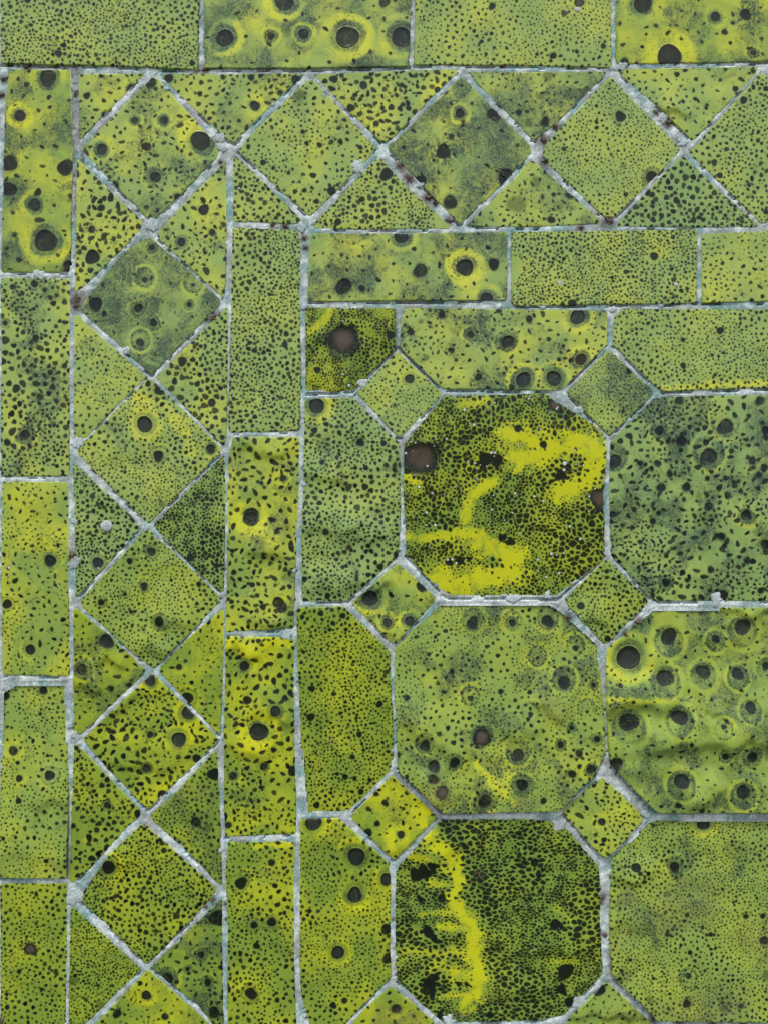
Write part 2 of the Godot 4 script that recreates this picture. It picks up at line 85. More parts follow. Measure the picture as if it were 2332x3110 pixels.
# marks in the glaze: x, y, radius, kind (0 plain, 1 yellow halo, 2 speckled fringe, 3 feathered, 4 stepped bowl, 5 faint, 6 bare clay, 7 off-centre dotted ring, 8 ragged)
const CRATERS := [
	87, 2, 12.1, 0, 685, 118, 26.5, 1, 181, 166, 12.1, 0, 386, 82, 7.2, 0, 586, 195, 10.6, 0, 147, 236, 26.5, 1, 63, 352, 18.3, 1, 31, 497, 25.1, 0,
	200, 509, 25.1, 0, 29, 574, 23.1, 0, 106, 622, 20.3, 1, 140, 731, 34.7, 1, 41, 646, 6.8, 0, 166, 624, 6.8, 0, 22, 755, 6.8, 0, 200, 714, 5.8, 0,
	75, 289, 5.8, 0, 265, 291, 11.6, 0, 400, 270, 15.4, 1, 318, 348, 10.6, 1, 456, 251, 20.3, 0, 514, 239, 14.5, 0, 410, 366, 12.5, 1, 499, 366, 14.5, 1,
	311, 453, 18.3, 1, 446, 446, 15.4, 3, 610, 427, 29.9, 1, 473, 538, 18.3, 2, 350, 562, 13.5, 0, 540, 598, 11.6, 1, 608, 285, 9.6, 0, 678, 234, 9.6, 0,
	764, 236, 11.6, 0, 774, 321, 15.4, 1, 755, 446, 8.7, 0, 728, 569, 8.7, 0, 251, 574, 6.8, 0, 309, 632, 12.5, 0, 381, 646, 7.7, 0, 280, 697, 12.5, 3,
	248, 699, 8.7, 0, 347, 726, 8.7, 3, 282, 781, 23.1, 0, 318, 603, 9.6, 0, 241, 723, 8.7, 0, 285, 610, 8.7, 0, 620, 637, 17.4, 1, 646, 706, 11.6, 1,
	552, 735, 14.5, 1, 624, 767, 7.7, 0, 463, 752, 10.6, 2, 865, 7, 28.9, 1, 824, 113, 13.5, 2, 923, 106, 16.9, 1, 1055, 116, 34.7, 4, 1219, 116, 31.3, 4,
	1166, 10, 16.9, 0, 1294, 20, 5.8, 0, 1492, 22, 12.5, 0, 1460, 128, 7.7, 0, 1308, 141, 5.8, 0, 850, 282, 9.6, 1, 901, 244, 16.9, 0, 911, 289, 21.7, 5,
	776, 323, 15.4, 0, 1014, 241, 13.5, 0, 1128, 224, 9.6, 0, 1202, 222, 6.8, 0, 1104, 259, 13.5, 1, 1169, 236, 6.8, 0, 1065, 328, 13.5, 0, 1079, 289, 8.7, 0,
	1101, 292, 6.8, 0, 1142, 376, 10.6, 1, 1328, 274, 11.6, 1, 1214, 330, 9.6, 0, 1239, 328, 9.6, 0, 1219, 258, 7.7, 0, 1161, 328, 8.7, 0, 920, 401, 8.7, 0,
	932, 436, 8.7, 0, 971, 441, 9.6, 0, 1034, 431, 9.6, 0, 1094, 448, 8.7, 0, 800, 494, 10.6, 0, 831, 511, 7.7, 0, 1007, 581, 14.5, 0, 925, 579, 8.7, 0,
	961, 612, 9.6, 0, 1026, 562, 6.8, 0, 877, 526, 6.8, 0, 1173, 530, 20.3, 0, 1099, 606, 10.6, 0, 1130, 625, 9.6, 0, 1026, 675, 12.5, 0, 1043, 637, 6.8, 0,
	1104, 656, 5.8, 0, 1263, 677, 7.7, 0, 1395, 345, 15.4, 1, 1501, 347, 23.1, 0, 1345, 461, 23.1, 3, 1369, 416, 10.6, 0, 1275, 552, 19.3, 0, 1366, 615, 21.7, 0,
	1538, 540, 28.9, 0, 1234, 475, 10.6, 5, 1403, 381, 7.2, 3, 1557, 620, 24.1, 5, 1217, 719, 21.7, 1, 1038, 776, 6.8, 0, 1949, 14, 28.0, 1, 2029, 171, 36.2, 1,
	2169, 52, 16.4, 1, 2260, 46, 18.3, 3, 2197, 99, 10.6, 0, 2222, 71, 7.7, 0, 2284, 162, 10.6, 2, 1988, 80, 7.2, 0, 1959, 106, 5.8, 0, 1894, 190, 14.5, 0,
	1677, 171, 11.6, 0, 1829, 142, 9.6, 2, 1749, 159, 7.7, 0, 1566, 5, 6.8, 0, 1628, 166, 6.8, 0, 1710, 43, 10.6, 6, 1756, 10, 16.9, 6, 1662, 231, 18.3, 5,
	1636, 292, 13.5, 5, 1573, 342, 10.6, 0, 1653, 371, 15.4, 0, 1773, 285, 21.7, 5, 1604, 374, 14.5, 5, 2053, 227, 9.6, 0, 2200, 212, 6.8, 0, 2284, 216, 8.7, 0,
	2231, 270, 10.6, 0, 2070, 311, 7.7, 0, 2108, 301, 7.7, 0, 2142, 329, 6.8, 0, 1879, 215, 6.8, 0, 1882, 354, 17.4, 2, 1809, 371, 7.7, 0, 1710, 453, 8.7, 0,
	1780, 489, 5.8, 0, 1889, 505, 9.6, 5, 1976, 538, 19.3, 2, 1898, 591, 8.7, 0, 1809, 322, 6.8, 0, 2255, 305, 12.5, 2, 2135, 415, 7.7, 0, 2299, 427, 7.7, 0,
	2183, 533, 10.6, 0, 2272, 562, 7.7, 0, 2323, 270, 9.6, 0, 2323, 644, 9.6, 0, 2120, 661, 8.7, 0, 2048, 586, 7.7, 0, 1980, 615, 7.7, 3, 1568, 622, 28.9, 5,
	1626, 550, 16.4, 5, 1679, 591, 7.7, 0, 1672, 668, 12.5, 0, 1730, 591, 15.4, 0, 210, 811, 19.3, 0, 41, 872, 10.6, 0, 106, 862, 12.5, 3, 17, 981, 9.6, 2,
	111, 1028, 12.5, 3, 10, 1097, 11.6, 0, 154, 1132, 9.6, 3, 128, 1100, 6.8, 0, 108, 1113, 6.8, 0, 198, 1111, 9.6, 0, 51, 1180, 13.5, 0, 123, 1206, 11.6, 3,
	193, 1231, 9.6, 3, 76, 1322, 17.4, 2, 24, 1344, 11.6, 0, 166, 1291, 7.7, 3, 58, 1380, 6.8, 3, 195, 978, 6.8, 0, 292, 924, 22.2, 0, 318, 953, 9.6, 0,
	441, 850, 9.6, 7, 422, 936, 14.5, 2, 468, 980, 12.5, 2, 427, 1040, 13.5, 7, 576, 925, 9.6, 2, 588, 866, 6.8, 7, 313, 866, 6.8, 0, 275, 1062, 4.8, 7,
	386, 1098, 3.9, 7, 313, 1199, 3.9, 7, 324, 1124, 6.8, 0, 244, 946, 7.7, 0, 555, 1098, 15.4, 3, 644, 1223, 13.5, 1, 651, 1013, 7.7, 0, 600, 1045, 6.8, 0,
	559, 1223, 5.8, 0, 485, 1187, 15.4, 0, 441, 1288, 25.1, 4, 482, 1385, 17.4, 2, 641, 1363, 15.4, 1, 535, 1332, 6.8, 0, 386, 1353, 5.8, 0, 381, 1434, 6.8, 0,
	415, 1404, 5.8, 0, 723, 801, 7.7, 0, 774, 1065, 9.6, 0, 735, 1279, 7.7, 0, 762, 1279, 7.7, 0, 719, 1088, 6.8, 0, 764, 1561, 21.7, 1, 333, 1517, 6.8, 0,
	31, 1513, 6.8, 0, 166, 1496, 5.8, 0, 128, 1513, 5.8, 0, 169, 1515, 5.8, 0, 1043, 871, 25.1, 0, 1099, 878, 11.6, 0, 1275, 823, 21.7, 0, 1410, 813, 26.5, 1,
	1497, 804, 18.3, 0, 1475, 910, 21.7, 1, 870, 1014, 9.6, 0, 882, 1146, 6.8, 0, 1043, 1033, 48.2, 6, 964, 1124, 11.6, 0, 1186, 1021, 14.5, 0, 1340, 957, 12.5, 0,
	1246, 1009, 12.5, 3, 1427, 1016, 12.5, 2, 1542, 1040, 16.4, 2, 1369, 1065, 10.6, 3, 1451, 1146, 12.5, 3, 1292, 1088, 11.6, 5, 1513, 944, 9.6, 0, 1393, 965, 4.8, 0,
	1277, 977, 9.6, 5, 1243, 1150, 15.4, 4, 1176, 1112, 4.8, 0, 1183, 1284, 5.8, 0, 1198, 1231, 5.8, 2, 1147, 1214, 4.8, 0, 1299, 1156, 4.8, 0, 1282, 1185, 4.8, 0,
	961, 1231, 25.1, 4, 1094, 1344, 13.5, 2, 1164, 1346, 10.6, 2, 1024, 1296, 6.8, 0, 1111, 1421, 9.6, 0, 978, 1404, 9.6, 0, 1031, 1380, 6.8, 0, 1166, 1303, 6.8, 0,
	1079, 1421, 7.7, 0, 932, 1339, 7.7, 0, 1181, 1397, 5.8, 0, 1277, 1392, 56.9, 6, 1470, 1397, 25.1, 8, 1504, 1399, 21.2, 8, 860, 1452, 11.6, 1, 841, 1428, 5.8, 0,
	795, 1467, 7.7, 0, 1983, 779, 13.5, 1, 2036, 818, 7.7, 0, 1735, 923, 14.5, 0, 1751, 963, 24.1, 4, 1539, 1038, 20.3, 2, 1761, 1092, 19.3, 2, 1587, 1153, 24.1, 4,
	1679, 1149, 24.1, 4, 1604, 970, 11.6, 0, 1708, 1052, 6.8, 0, 1944, 953, 7.7, 0, 2070, 1033, 8.7, 0, 2183, 1005, 12.5, 0, 2071, 1111, 10.6, 0, 2159, 1079, 6.8, 0,
	2193, 1072, 6.8, 0, 2167, 1139, 6.8, 0, 2026, 1146, 5.8, 0, 1990, 941, 8.7, 0, 2231, 1130, 5.8, 0, 1908, 1127, 10.6, 0, 1889, 1250, 7.7, 3, 1681, 1233, 24.1, 6,
	1645, 1351, 12.5, 0, 1698, 1443, 19.3, 8, 1720, 1421, 12.5, 8, 1568, 1303, 12.5, 0, 1817, 1513, 34.7, 6, 2060, 1216, 14.5, 0, 2200, 1296, 25.1, 7, 2000, 1308, 15.4, 2,
	2067, 1341, 17.4, 0, 2149, 1387, 26.5, 7, 1862, 1402, 23.1, 7, 2304, 1218, 14.5, 0, 2323, 1308, 14.5, 0, 2026, 1341, 8.7, 0, 2282, 1399, 12.5, 0, 2005, 1481, 14.5, 0,
	2082, 1479, 14.5, 0, 1976, 1423, 8.7, 0, 1995, 1407, 11.6, 0, 2031, 1440, 10.6, 0, 2149, 1539, 14.5, 0, 2207, 1505, 11.6, 0, 2263, 1561, 14.5, 0, 2202, 1452, 9.6, 0,
	2229, 1474, 10.6, 0, 1942, 1407, 9.6, 0, 1954, 1438, 6.8, 0, 1956, 1484, 6.8, 0, 2301, 1443, 10.6, 0, 1997, 1558, 8.7, 0, 2050, 1520, 6.8, 0, 2074, 1517, 7.7, 0,
	1952, 1537, 6.8, 0, 154, 1702, 19.3, 1, 24, 1834, 15.4, 2, 94, 1972, 16.4, 1, 130, 2097, 14.5, 0, 14, 2116, 14.5, 0, 41, 2280, 14.5, 1, 145, 2295, 6.8, 0,
	130, 2239, 5.8, 0, 121, 2169, 6.8, 0, 55, 2316, 7.7, 0, 58, 2152, 5.8, 0, 178, 1656, 7.7, 0, 169, 1776, 6.8, 0, 179, 1974, 4.8, 0, 43, 1629, 5.8, 0,
	285, 1552, 8.7, 0, 299, 1709, 18.3, 4, 588, 1559, 7.7, 0, 461, 1675, 14.5, 2, 395, 1704, 10.6, 2, 439, 1781, 13.5, 2, 309, 1829, 11.6, 2, 381, 1804, 7.7, 0,
	487, 1887, 16.4, 2, 400, 1858, 7.7, 0, 388, 1904, 5.8, 0, 439, 1911, 5.8, 0, 605, 1774, 9.6, 0, 521, 1762, 6.8, 0, 579, 1694, 13.5, 0, 658, 1718, 9.6, 0,
	617, 1648, 9.6, 0, 711, 1738, 9.6, 0, 762, 1576, 23.1, 1, 706, 1673, 8.7, 0, 767, 1776, 9.6, 0, 747, 1829, 8.7, 0, 704, 1827, 8.7, 0, 781, 1808, 7.7, 0,
	325, 1947, 23.1, 0, 251, 2032, 18.3, 2, 338, 2090, 10.6, 0, 393, 2080, 9.6, 0, 545, 2025, 10.6, 1, 571, 2119, 18.3, 2, 574, 2162, 22.2, 4, 458, 2066, 18.3, 4,
	627, 2138, 4.8, 0, 743, 2022, 16.4, 1, 752, 2126, 14.5, 0, 788, 2220, 28.0, 1, 740, 2092, 4.8, 0, 376, 2160, 8.7, 0, 545, 2244, 23.1, 4, 458, 2230, 11.6, 2,
	492, 2208, 7.7, 0, 598, 2302, 13.5, 0, 448, 2331, 13.5, 4, 347, 2222, 8.7, 0, 318, 2316, 9.6, 0, 400, 2133, 7.7, 0, 388, 2232, 6.8, 0, 294, 2246, 5.8, 0,
	316, 2287, 6.8, 0, 925, 1559, 6.8, 0, 990, 1615, 11.6, 4, 942, 1627, 6.8, 0, 1118, 1658, 8.7, 0, 1067, 1671, 7.7, 0, 1099, 1595, 7.7, 0, 925, 1759, 10.6, 0,
	1084, 1745, 6.8, 0, 995, 1810, 10.6, 0, 1154, 1721, 11.6, 0, 1202, 1685, 10.6, 0, 1041, 1722, 7.7, 0, 846, 1829, 18.3, 0, 858, 1846, 16.4, 0, 800, 1843, 10.6, 0,
	829, 1697, 7.7, 0, 841, 1615, 9.6, 0, 783, 1808, 7.7, 0, 802, 1692, 8.7, 0, 1123, 1816, 25.1, 4, 1176, 1890, 15.4, 4, 1243, 1885, 16.4, 4, 1282, 1779, 19.3, 0,
	1523, 1632, 14.5, 8, 1547, 1644, 15.4, 8, 1364, 1706, 14.5, 8, 1393, 1703, 15.4, 8, 1422, 1698, 10.6, 8, 919, 1873, 8.7, 0, 1041, 1869, 10.6, 0, 1012, 1892, 8.7, 0,
	1002, 1911, 7.7, 0, 1051, 1911, 7.7, 0, 947, 2091, 11.6, 0, 1014, 2107, 8.7, 0, 944, 2177, 13.5, 0, 1070, 2299, 9.6, 0, 1091, 2230, 10.6, 0, 1065, 1996, 6.8, 0,
	1075, 2008, 6.8, 0, 1082, 2054, 6.8, 0, 976, 2034, 5.8, 0, 1046, 2144, 5.8, 0, 1152, 2138, 11.6, 0, 978, 2097, 5.8, 0, 1104, 2278, 6.8, 0, 1099, 2259, 6.8, 0,
	1135, 2196, 5.8, 0, 942, 2314, 5.8, 0, 925, 2312, 5.8, 0, 1128, 2302, 5.8, 0, 959, 2287, 5.8, 0, 1082, 2181, 6.8, 0, 1434, 1892, 19.3, 7, 1554, 1892, 12.5, 2,
	1263, 1934, 7.7, 0, 1321, 1934, 6.8, 0, 1301, 1986, 7.7, 0, 1371, 2039, 9.6, 0, 1234, 2116, 10.6, 0, 1518, 2099, 9.6, 0, 1427, 2119, 10.6, 7, 1289, 2259, 17.4, 7,
	1378, 2307, 16.4, 2, 1460, 2234, 28.9, 6, 1316, 2321, 19.3, 0, 807, 2022, 8.7, 0, 812, 2057, 8.7, 0, 838, 2157, 17.4, 4, 783, 2220, 24.1, 1, 870, 2037, 8.7, 0,
	867, 2119, 10.6, 0, 850, 2051, 9.6, 0, 882, 2102, 9.6, 0, 829, 2205, 7.7, 0, 805, 2326, 10.6, 4, 889, 2061, 7.7, 0, 1662, 1887, 19.3, 7, 1556, 1892, 10.6, 7,
	1747, 1969, 10.6, 7, 1631, 1998, 6.8, 7, 1710, 2073, 20.3, 7, 1800, 2080, 9.6, 2, 1607, 2167, 9.6, 7, 1780, 2160, 6.8, 7, 1732, 2208, 9.6, 2, 1809, 2242, 11.6, 2,
	1698, 2259, 12.5, 2, 1568, 2290, 20.3, 7, 1754, 2285, 12.5, 0, 1795, 2331, 11.6, 2, 1706, 2155, 5.8, 0, 1575, 2068, 4.8, 0, 1561, 2049, 5.8, 0, 1761, 1839, 12.5, 1,
	1843, 1940, 11.6, 0, 2263, 1567, 17.4, 2, 2188, 1629, 13.5, 0, 2197, 1658, 9.6, 0, 2323, 1653, 16.9, 0, 2267, 1702, 11.6, 0, 2021, 1769, 14.5, 2, 2084, 1762, 8.7, 0,
	2156, 1730, 11.6, 0, 2193, 1808, 17.4, 0, 2308, 1793, 11.6, 0, 1952, 1713, 7.7, 0, 2021, 1687, 8.7, 0, 1980, 1583, 10.6, 0, 1918, 1603, 8.7, 0, 1894, 1685, 7.7, 0,
	1942, 1646, 8.7, 0, 2058, 1610, 7.7, 0, 2207, 1750, 6.8, 0, 2103, 1810, 6.8, 0, 1857, 1562, 12.5, 0, 2070, 1846, 17.4, 0, 1906, 1996, 36.2, 4, 2029, 1933, 25.1, 7,
	2171, 1940, 13.5, 7, 2253, 1904, 25.1, 7, 2014, 2056, 26.0, 7, 2132, 2039, 21.7, 7, 2236, 2046, 18.3, 7, 2323, 2022, 13.5, 7, 1877, 2078, 8.7, 0, 2152, 2121, 6.8, 0,
	1903, 2189, 28.9, 7, 2053, 2172, 24.1, 7, 2270, 2145, 18.3, 7, 2185, 2201, 9.6, 7, 2087, 2254, 7.7, 0, 2193, 2292, 11.6, 2, 2275, 2295, 17.4, 2, 1865, 2314, 16.9, 0,
	154, 2353, 16.4, 2, 60, 2363, 11.6, 1, 60, 2430, 10.6, 0, 147, 2609, 8.7, 0, 17, 2541, 7.7, 0, 55, 2537, 6.8, 0, 203, 2626, 6.8, 0, 328, 2445, 12.5, 2,
	295, 2520, 9.6, 1, 422, 2472, 14.5, 0, 330, 2385, 7.7, 0, 309, 2585, 6.8, 0, 318, 2320, 9.6, 0, 448, 2333, 13.5, 4, 523, 2344, 7.7, 0, 497, 2418, 19.3, 1,
	395, 2387, 6.8, 0, 436, 2394, 5.8, 0, 651, 2351, 20.3, 0, 596, 2496, 16.4, 0, 632, 2513, 14.5, 5, 598, 2421, 3.9, 0, 333, 2631, 22.2, 2, 499, 2582, 9.6, 1,
	424, 2652, 6.8, 0, 434, 2732, 7.7, 0, 347, 2734, 5.8, 3, 383, 2708, 6.8, 0, 94, 2881, 21.2, 6, 164, 2778, 6.8, 0, 111, 2804, 5.8, 0, 152, 2816, 4.8, 0,
	128, 3004, 7.7, 0, 24, 3057, 8.7, 0, 60, 2949, 8.7, 0, 22, 3019, 7.7, 0, 159, 2947, 5.8, 0, 227, 2975, 17.4, 5, 309, 3053, 17.4, 5, 354, 2942, 4.8, 0,
	299, 2992, 6.8, 0, 509, 2971, 19.3, 2, 663, 2787, 26.5, 0, 612, 2898, 11.6, 2, 571, 2942, 8.7, 2, 632, 2983, 12.5, 2, 651, 3074, 18.3, 0, 673, 2937, 9.6, 0,
	427, 2985, 8.7, 0, 446, 3021, 15.4, 1, 502, 3086, 11.6, 1, 357, 3077, 14.5, 0, 313, 3101, 6.8, 0, 709, 2356, 13.5, 1, 733, 2681, 19.3, 2, 772, 2809, 11.6, 2,
	762, 3016, 18.3, 2, 694, 3004, 10.6, 0, 694, 2505, 11.6, 1, 779, 2872, 8.7, 0, 731, 2737, 5.8, 0, 802, 2327, 12.5, 2, 891, 2341, 16.9, 0, 797, 2397, 5.8, 0,
	826, 2619, 11.6, 1, 836, 2689, 9.6, 0, 862, 2635, 6.8, 0, 773, 2809, 11.6, 2, 826, 2799, 15.4, 2, 780, 2872, 11.6, 0, 766, 3019, 16.9, 0, 865, 2730, 8.7, 0,
	843, 3036, 8.7, 0, 865, 2771, 7.7, 0, 1048, 2360, 10.6, 0, 1077, 2365, 8.7, 0, 1123, 2370, 8.7, 0, 1096, 2406, 10.6, 0, 961, 2447, 11.6, 0, 978, 2382, 5.8, 0,
	1024, 2351, 7.7, 0, 942, 2329, 5.8, 0, 1029, 2469, 9.6, 0, 952, 2496, 25.1, 4, 1082, 2599, 28.0, 4, 1077, 2717, 24.1, 4, 1026, 2891, 21.2, 4, 1173, 2669, 20.3, 4,
	1173, 2821, 17.4, 0, 1178, 2910, 17.4, 0, 940, 2766, 8.7, 0, 1012, 3053, 11.6, 0, 1046, 3038, 10.6, 1, 1012, 2602, 6.8, 0, 997, 2660, 5.8, 0, 1000, 2795, 5.8, 0,
	959, 2799, 4.8, 0, 1094, 2956, 5.8, 0, 1053, 2997, 4.8, 0, 1142, 2411, 9.6, 0, 1169, 2438, 11.6, 0, 1145, 2500, 10.6, 0, 1217, 2532, 12.5, 1, 1116, 2527, 14.5, 0,
	1224, 2455, 6.8, 0, 1258, 2561, 9.6, 0, 1468, 2426, 21.2, 2, 1313, 2358, 16.4, 0, 1340, 2397, 21.7, 6, 1374, 2315, 12.5, 0, 1234, 2351, 7.7, 0, 1263, 2657, 23.1, 8,
	1284, 2648, 24.1, 8, 1311, 2629, 15.4, 8, 1299, 2828, 19.3, 8, 1316, 2848, 13.5, 8, 1301, 2988, 21.2, 8, 1311, 3009, 16.4, 8, 1321, 2968, 13.5, 8, 1340, 2727, 14.5, 0,
	1393, 2988, 9.6, 8, 1415, 2988, 8.7, 8, 1275, 2730, 10.6, 0, 1456, 2689, 12.1, 5, 1393, 2839, 8.7, 8, 1202, 3062, 15.4, 1, 1335, 3082, 12.1, 0, 1487, 3082, 12.1, 0,
	1580, 2378, 19.3, 2, 1732, 2346, 13.5, 0, 1788, 2332, 14.5, 2, 1645, 2426, 10.6, 0, 1865, 2315, 19.3, 0, 1802, 2385, 8.7, 0, 1841, 2380, 7.7, 0, 1824, 2493, 12.5, 1,
	1829, 2546, 9.6, 0, 1807, 2423, 5.8, 0, 1833, 2406, 6.8, 0, 1824, 2609, 14.5, 0, 2060, 2365, 23.1, 7, 2246, 2399, 21.2, 7, 2050, 2438, 10.6, 0, 2120, 2452, 9.6, 0,
	1621, 2619, 13.5, 0, 1686, 2807, 19.3, 0, 1715, 2949, 26.0, 8, 1703, 3004, 17.4, 8, 1633, 2657, 9.6, 8, 1817, 3004, 19.3, 0, 1725, 3043, 16.9, 8, 2135, 2503, 20.3, 4,
	1927, 2631, 15.4, 0, 2046, 2633, 17.4, 2, 1894, 2626, 6.8, 0, 2082, 2954, 10.6, 7, 2313, 2850, 14.5, 0, 2082, 2775, 8.7, 0, 2089, 2886, 8.7, 0, 2311, 2778, 9.6, 0,
	2260, 2780, 9.6, 0, 2024, 2713, 11.6, 5, 2021, 2833, 8.7, 0, 2152, 2833, 8.7, 0, 1964, 3024, 12.5, 5, 2077, 3038, 13.5, 2, 2241, 3045, 9.6, 0, 2323, 2956, 19.3, 5,
	2091, 2717, 5.8, 0, 2222, 2737, 5.8, 0, 2190, 3053, 13.5, 5, 1983, 2508, 7.7, 0, 1908, 2908, 6.8, 0, 1978, 2963, 6.8, 0, 2128, 2812, 7.7, 0, 2294, 2725, 5.8, 0,
	2255, 2580, 5.8, 0, 2190, 2698, 6.8, 0,
]
# yellow sweeps: points, half width, strength
const STROKES := [
	[[1532, 1315, 1604, 1334, 1677, 1358, 1763, 1339, 1817, 1363], 26, 1],
	[[1561, 1392, 1628, 1387, 1691, 1349], 30, 1],
	[[1744, 1339, 1802, 1392, 1783, 1460, 1735, 1484, 1691, 1493], 24, 1],
	[[1503, 1455, 1436, 1493, 1407, 1579], 16, 0.8],
	[[1229, 1632, 1345, 1622, 1441, 1612], 16, 0.8],
	[[1431, 1627, 1489, 1661, 1557, 1680, 1561, 1685, 1542, 1714], 30, 0.95],
	[[1321, 1757, 1393, 1781, 1480, 1752, 1557, 1733], 34, 1],
	[[1720, 1791, 1773, 1771], 16, 0.8],
	[[1229, 1445, 1268, 1469], 10, 0.7],
	[[1248, 1228, 1393, 1233, 1489, 1218], 14, 0.5],
	[[1296, 2541, 1359, 2585, 1393, 2638, 1383, 2686, 1371, 2725, 1388, 2758, 1431, 2797, 1439, 2865, 1436, 2903, 1456, 2961, 1451, 3004, 1407, 3048], 22, 1],
	[[1345, 2638, 1388, 2648], 16, 0.6],
	[[1321, 2932, 1441, 2985], 24, 0.5],
	[[1248, 2595, 1311, 2609, 1369, 2619], 12, 0.55],
	[[1306, 2676, 1378, 2691], 12, 0.6],
	[[1277, 2773, 1369, 2768], 9, 0.5],
	[[1335, 2812, 1427, 2821], 12, 0.6],
	[[1229, 2884, 1335, 2893, 1431, 2889], 12, 0.5],
	[[1345, 2947, 1441, 2961], 14, 0.65],
	[[1335, 3024, 1417, 3019], 10, 0.5],
	[[1681, 2758, 1725, 2787], 12, 0.4],
	[[1677, 2918, 1744, 2918], 10, 0.35],
	[[415, 1204, 482, 1218, 521, 1262, 569, 1325, 579, 1373], 20, 0.5],
	[[694, 1950, 752, 1974, 791, 1993], 16, 0.8],
	[[771, 1964, 824, 1945, 882, 1955], 14, 0.7],
	[[776, 2566, 882, 2563], 9, 0.8],
	[[2014, 1180, 2159, 1170, 2323, 1161], 10, 0.6],
	[[1542, 2339, 1522, 2406], 18, 0.3],
	[[1441, 2310, 1499, 2373, 1557, 2435], 10, 0.7],
	[[1272, 2435, 1287, 2488], 16, 0.8],
	[[1176, 2527, 1190, 2590], 14, 0.7],
	[[1002, 948, 959, 1001, 940, 1006], 12, 0.6],
	[[1841, 2119, 1966, 2123, 2034, 2114], 9, 0.6],
	[[217, 2561, 270, 2546], 6, 0.3],
]
const PLUGS := [
	325, 1597, 16.4, 1698, 859, 10.6, 2050, 865, 6.8, 1804, 1861, 9.2, 728, 574, 3.9, 1751, 31, 8.2,
]
const SMEARS := [
	670, 419, 19.3, 227, 270, 12.5, 1089, 506, 25.1, 1275, 562, 12.5, 2012, 359, 17.4, 1889, 198, 19.3, 236, 1345, 22.2, 386, 1065, 14.5,
	226, 1709, 23.1, 925, 1467, 12.5, 1662, 1808, 12.5, 2173, 1819, 22.2, 1557, 1817, 19.3, 227, 1583, 11.6, 386, 1648, 7.7, 301, 1726, 5.8,
	212, 2203, 13.5, 231, 2234, 16.4, 829, 318, 5.8, 985, 289, 7.7, 959, 936, 9.6, 1099, 1161, 19.3, 894, 1733, 7.7, 874, 1926, 19.3,
	121, 833, 19.3, 1696, 2503, 24.1, 1763, 3048, 28.9, 1364, 3101, 24.1, 1802, 2331, 19.3, 1763, 1243, 14.5, 2072, 429, 17.4, 463, 685, 24.1,
	675, 448, 17.4, 915, 690, 17.4, 227, 2725, 28.9, 925, 932, 12.5, 1860, 205, 14.5, 1860, 939, 12.5, 1961, 2472, 17.4, 675, 2580, 11.6,
	506, 270, 9.6, 2002, 915, 22.2, 1643, 927, 16.4, 1600, 927, 9.6, 12, 12, 29.9, 14, 227, 16.4,
]
const DIRT := [
	622, 212, 9.6, 82, 203, 9.6, 169, 200, 6.8, 829, 681, 10.6, 867, 687, 10.6, 1243, 540, 16.4, 1214, 502, 12.5, 1301, 598, 14.5,
	1321, 617, 9.6, 1364, 670, 10.6, 1686, 386, 14.5, 1650, 424, 14.5, 1655, 489, 15.4, 1848, 670, 17.4, 2029, 374, 12.5, 1990, 342, 9.6,
	1763, 691, 10.6, 234, 910, 21.2, 231, 929, 14.5, 649, 963, 16.4, 627, 968, 9.6, 219, 1689, 15.4, 646, 2734, 9.6, 627, 2754, 6.8,
	1827, 2725, 9.6, 1824, 2739, 7.7, 1835, 2840, 6.8, 1937, 1890, 12.5, 1898, 1926, 11.6, 1725, 1873, 11.6, 231, 289, 7.7, 923, 723, 10.6,
	928, 752, 8.7, 5, 289, 10.6, 14, 241, 10.6, 2178, 910, 6.8, 1980, 3098, 10.6, 2062, 3101, 11.6, 2159, 3103, 10.6, 2255, 3105, 10.6,
	685, 2744, 5.8, 687, 2792, 4.8, 1193, 2792, 4.8, 29, 195, 7.7, 1523, 198, 6.8, 670, 492, 7.7, 7, 3101, 12.5, 1853, 2662, 6.8,
]
const PINS := [
	1292, 1594, 2.9, 1320, 1594, 4.3, 1358, 1699, 3.9, 1372, 1698, 3.9, 1384, 1710, 3.9, 1710, 1407, 6.3, 1708, 1427, 4.3, 1407, 1246, 4.3,
	1436, 1291, 4.3, 1271, 1478, 4.8, 1294, 1556, 4.3, 1561, 1498, 3.9, 1619, 1507, 3.9, 1489, 1375, 4.3, 1499, 1375, 3.9, 1727, 1598, 3.9,
	1759, 1636, 3.9, 1631, 1699, 3.9, 1696, 1740, 3.9, 1672, 1681, 4.8, 1657, 1752, 3.9, 1043, 977, 2.4, 1053, 975, 2.4, 1060, 1170, 4.3,
	1002, 1170, 2.4, 1785, 1507, 3.4, 1802, 1484, 2.9, 29, 1723, 3.9, 1759, 1870, 2.9, 1041, 1136, 3.4,
]
const PALE := [
	1557, 1822, 49.0, 1441, 1825, 63.0, 1604, 1822, 63.0, 1870, 1656, 35.0, 2062, 1832, 63.0, 2207, 1832, 63.0, 1393, 2479, 56.0, 1513, 2476, 63.0,
	1580, 2474, 63.0, 1889, 2392, 49.0, 2159, 2474, 63.0, 555, 2382, 56.0, 347, 2575, 56.0, 313, 2816, 56.0, 506, 2561, 56.0, 579, 2643, 42.0,
	145, 2672, 49.0, 121, 833, 49.0, 96, 1452, 56.0, 338, 1252, 42.0, 603, 1310, 42.0, 482, 1964, 42.0, 603, 1897, 42.0, 386, 2095, 42.0,
	289, 2181, 42.0, 617, 2181, 42.0, 838, 1317, 42.0, 838, 2546, 42.0, 1166, 463, 28.0, 1604, 429, 28.0, 231, 1349, 35.0, 1104, 1146, 35.0,
	1287, 1267, 35.0, 2111, 1190, 49.0, 2255, 1190, 42.0,
]
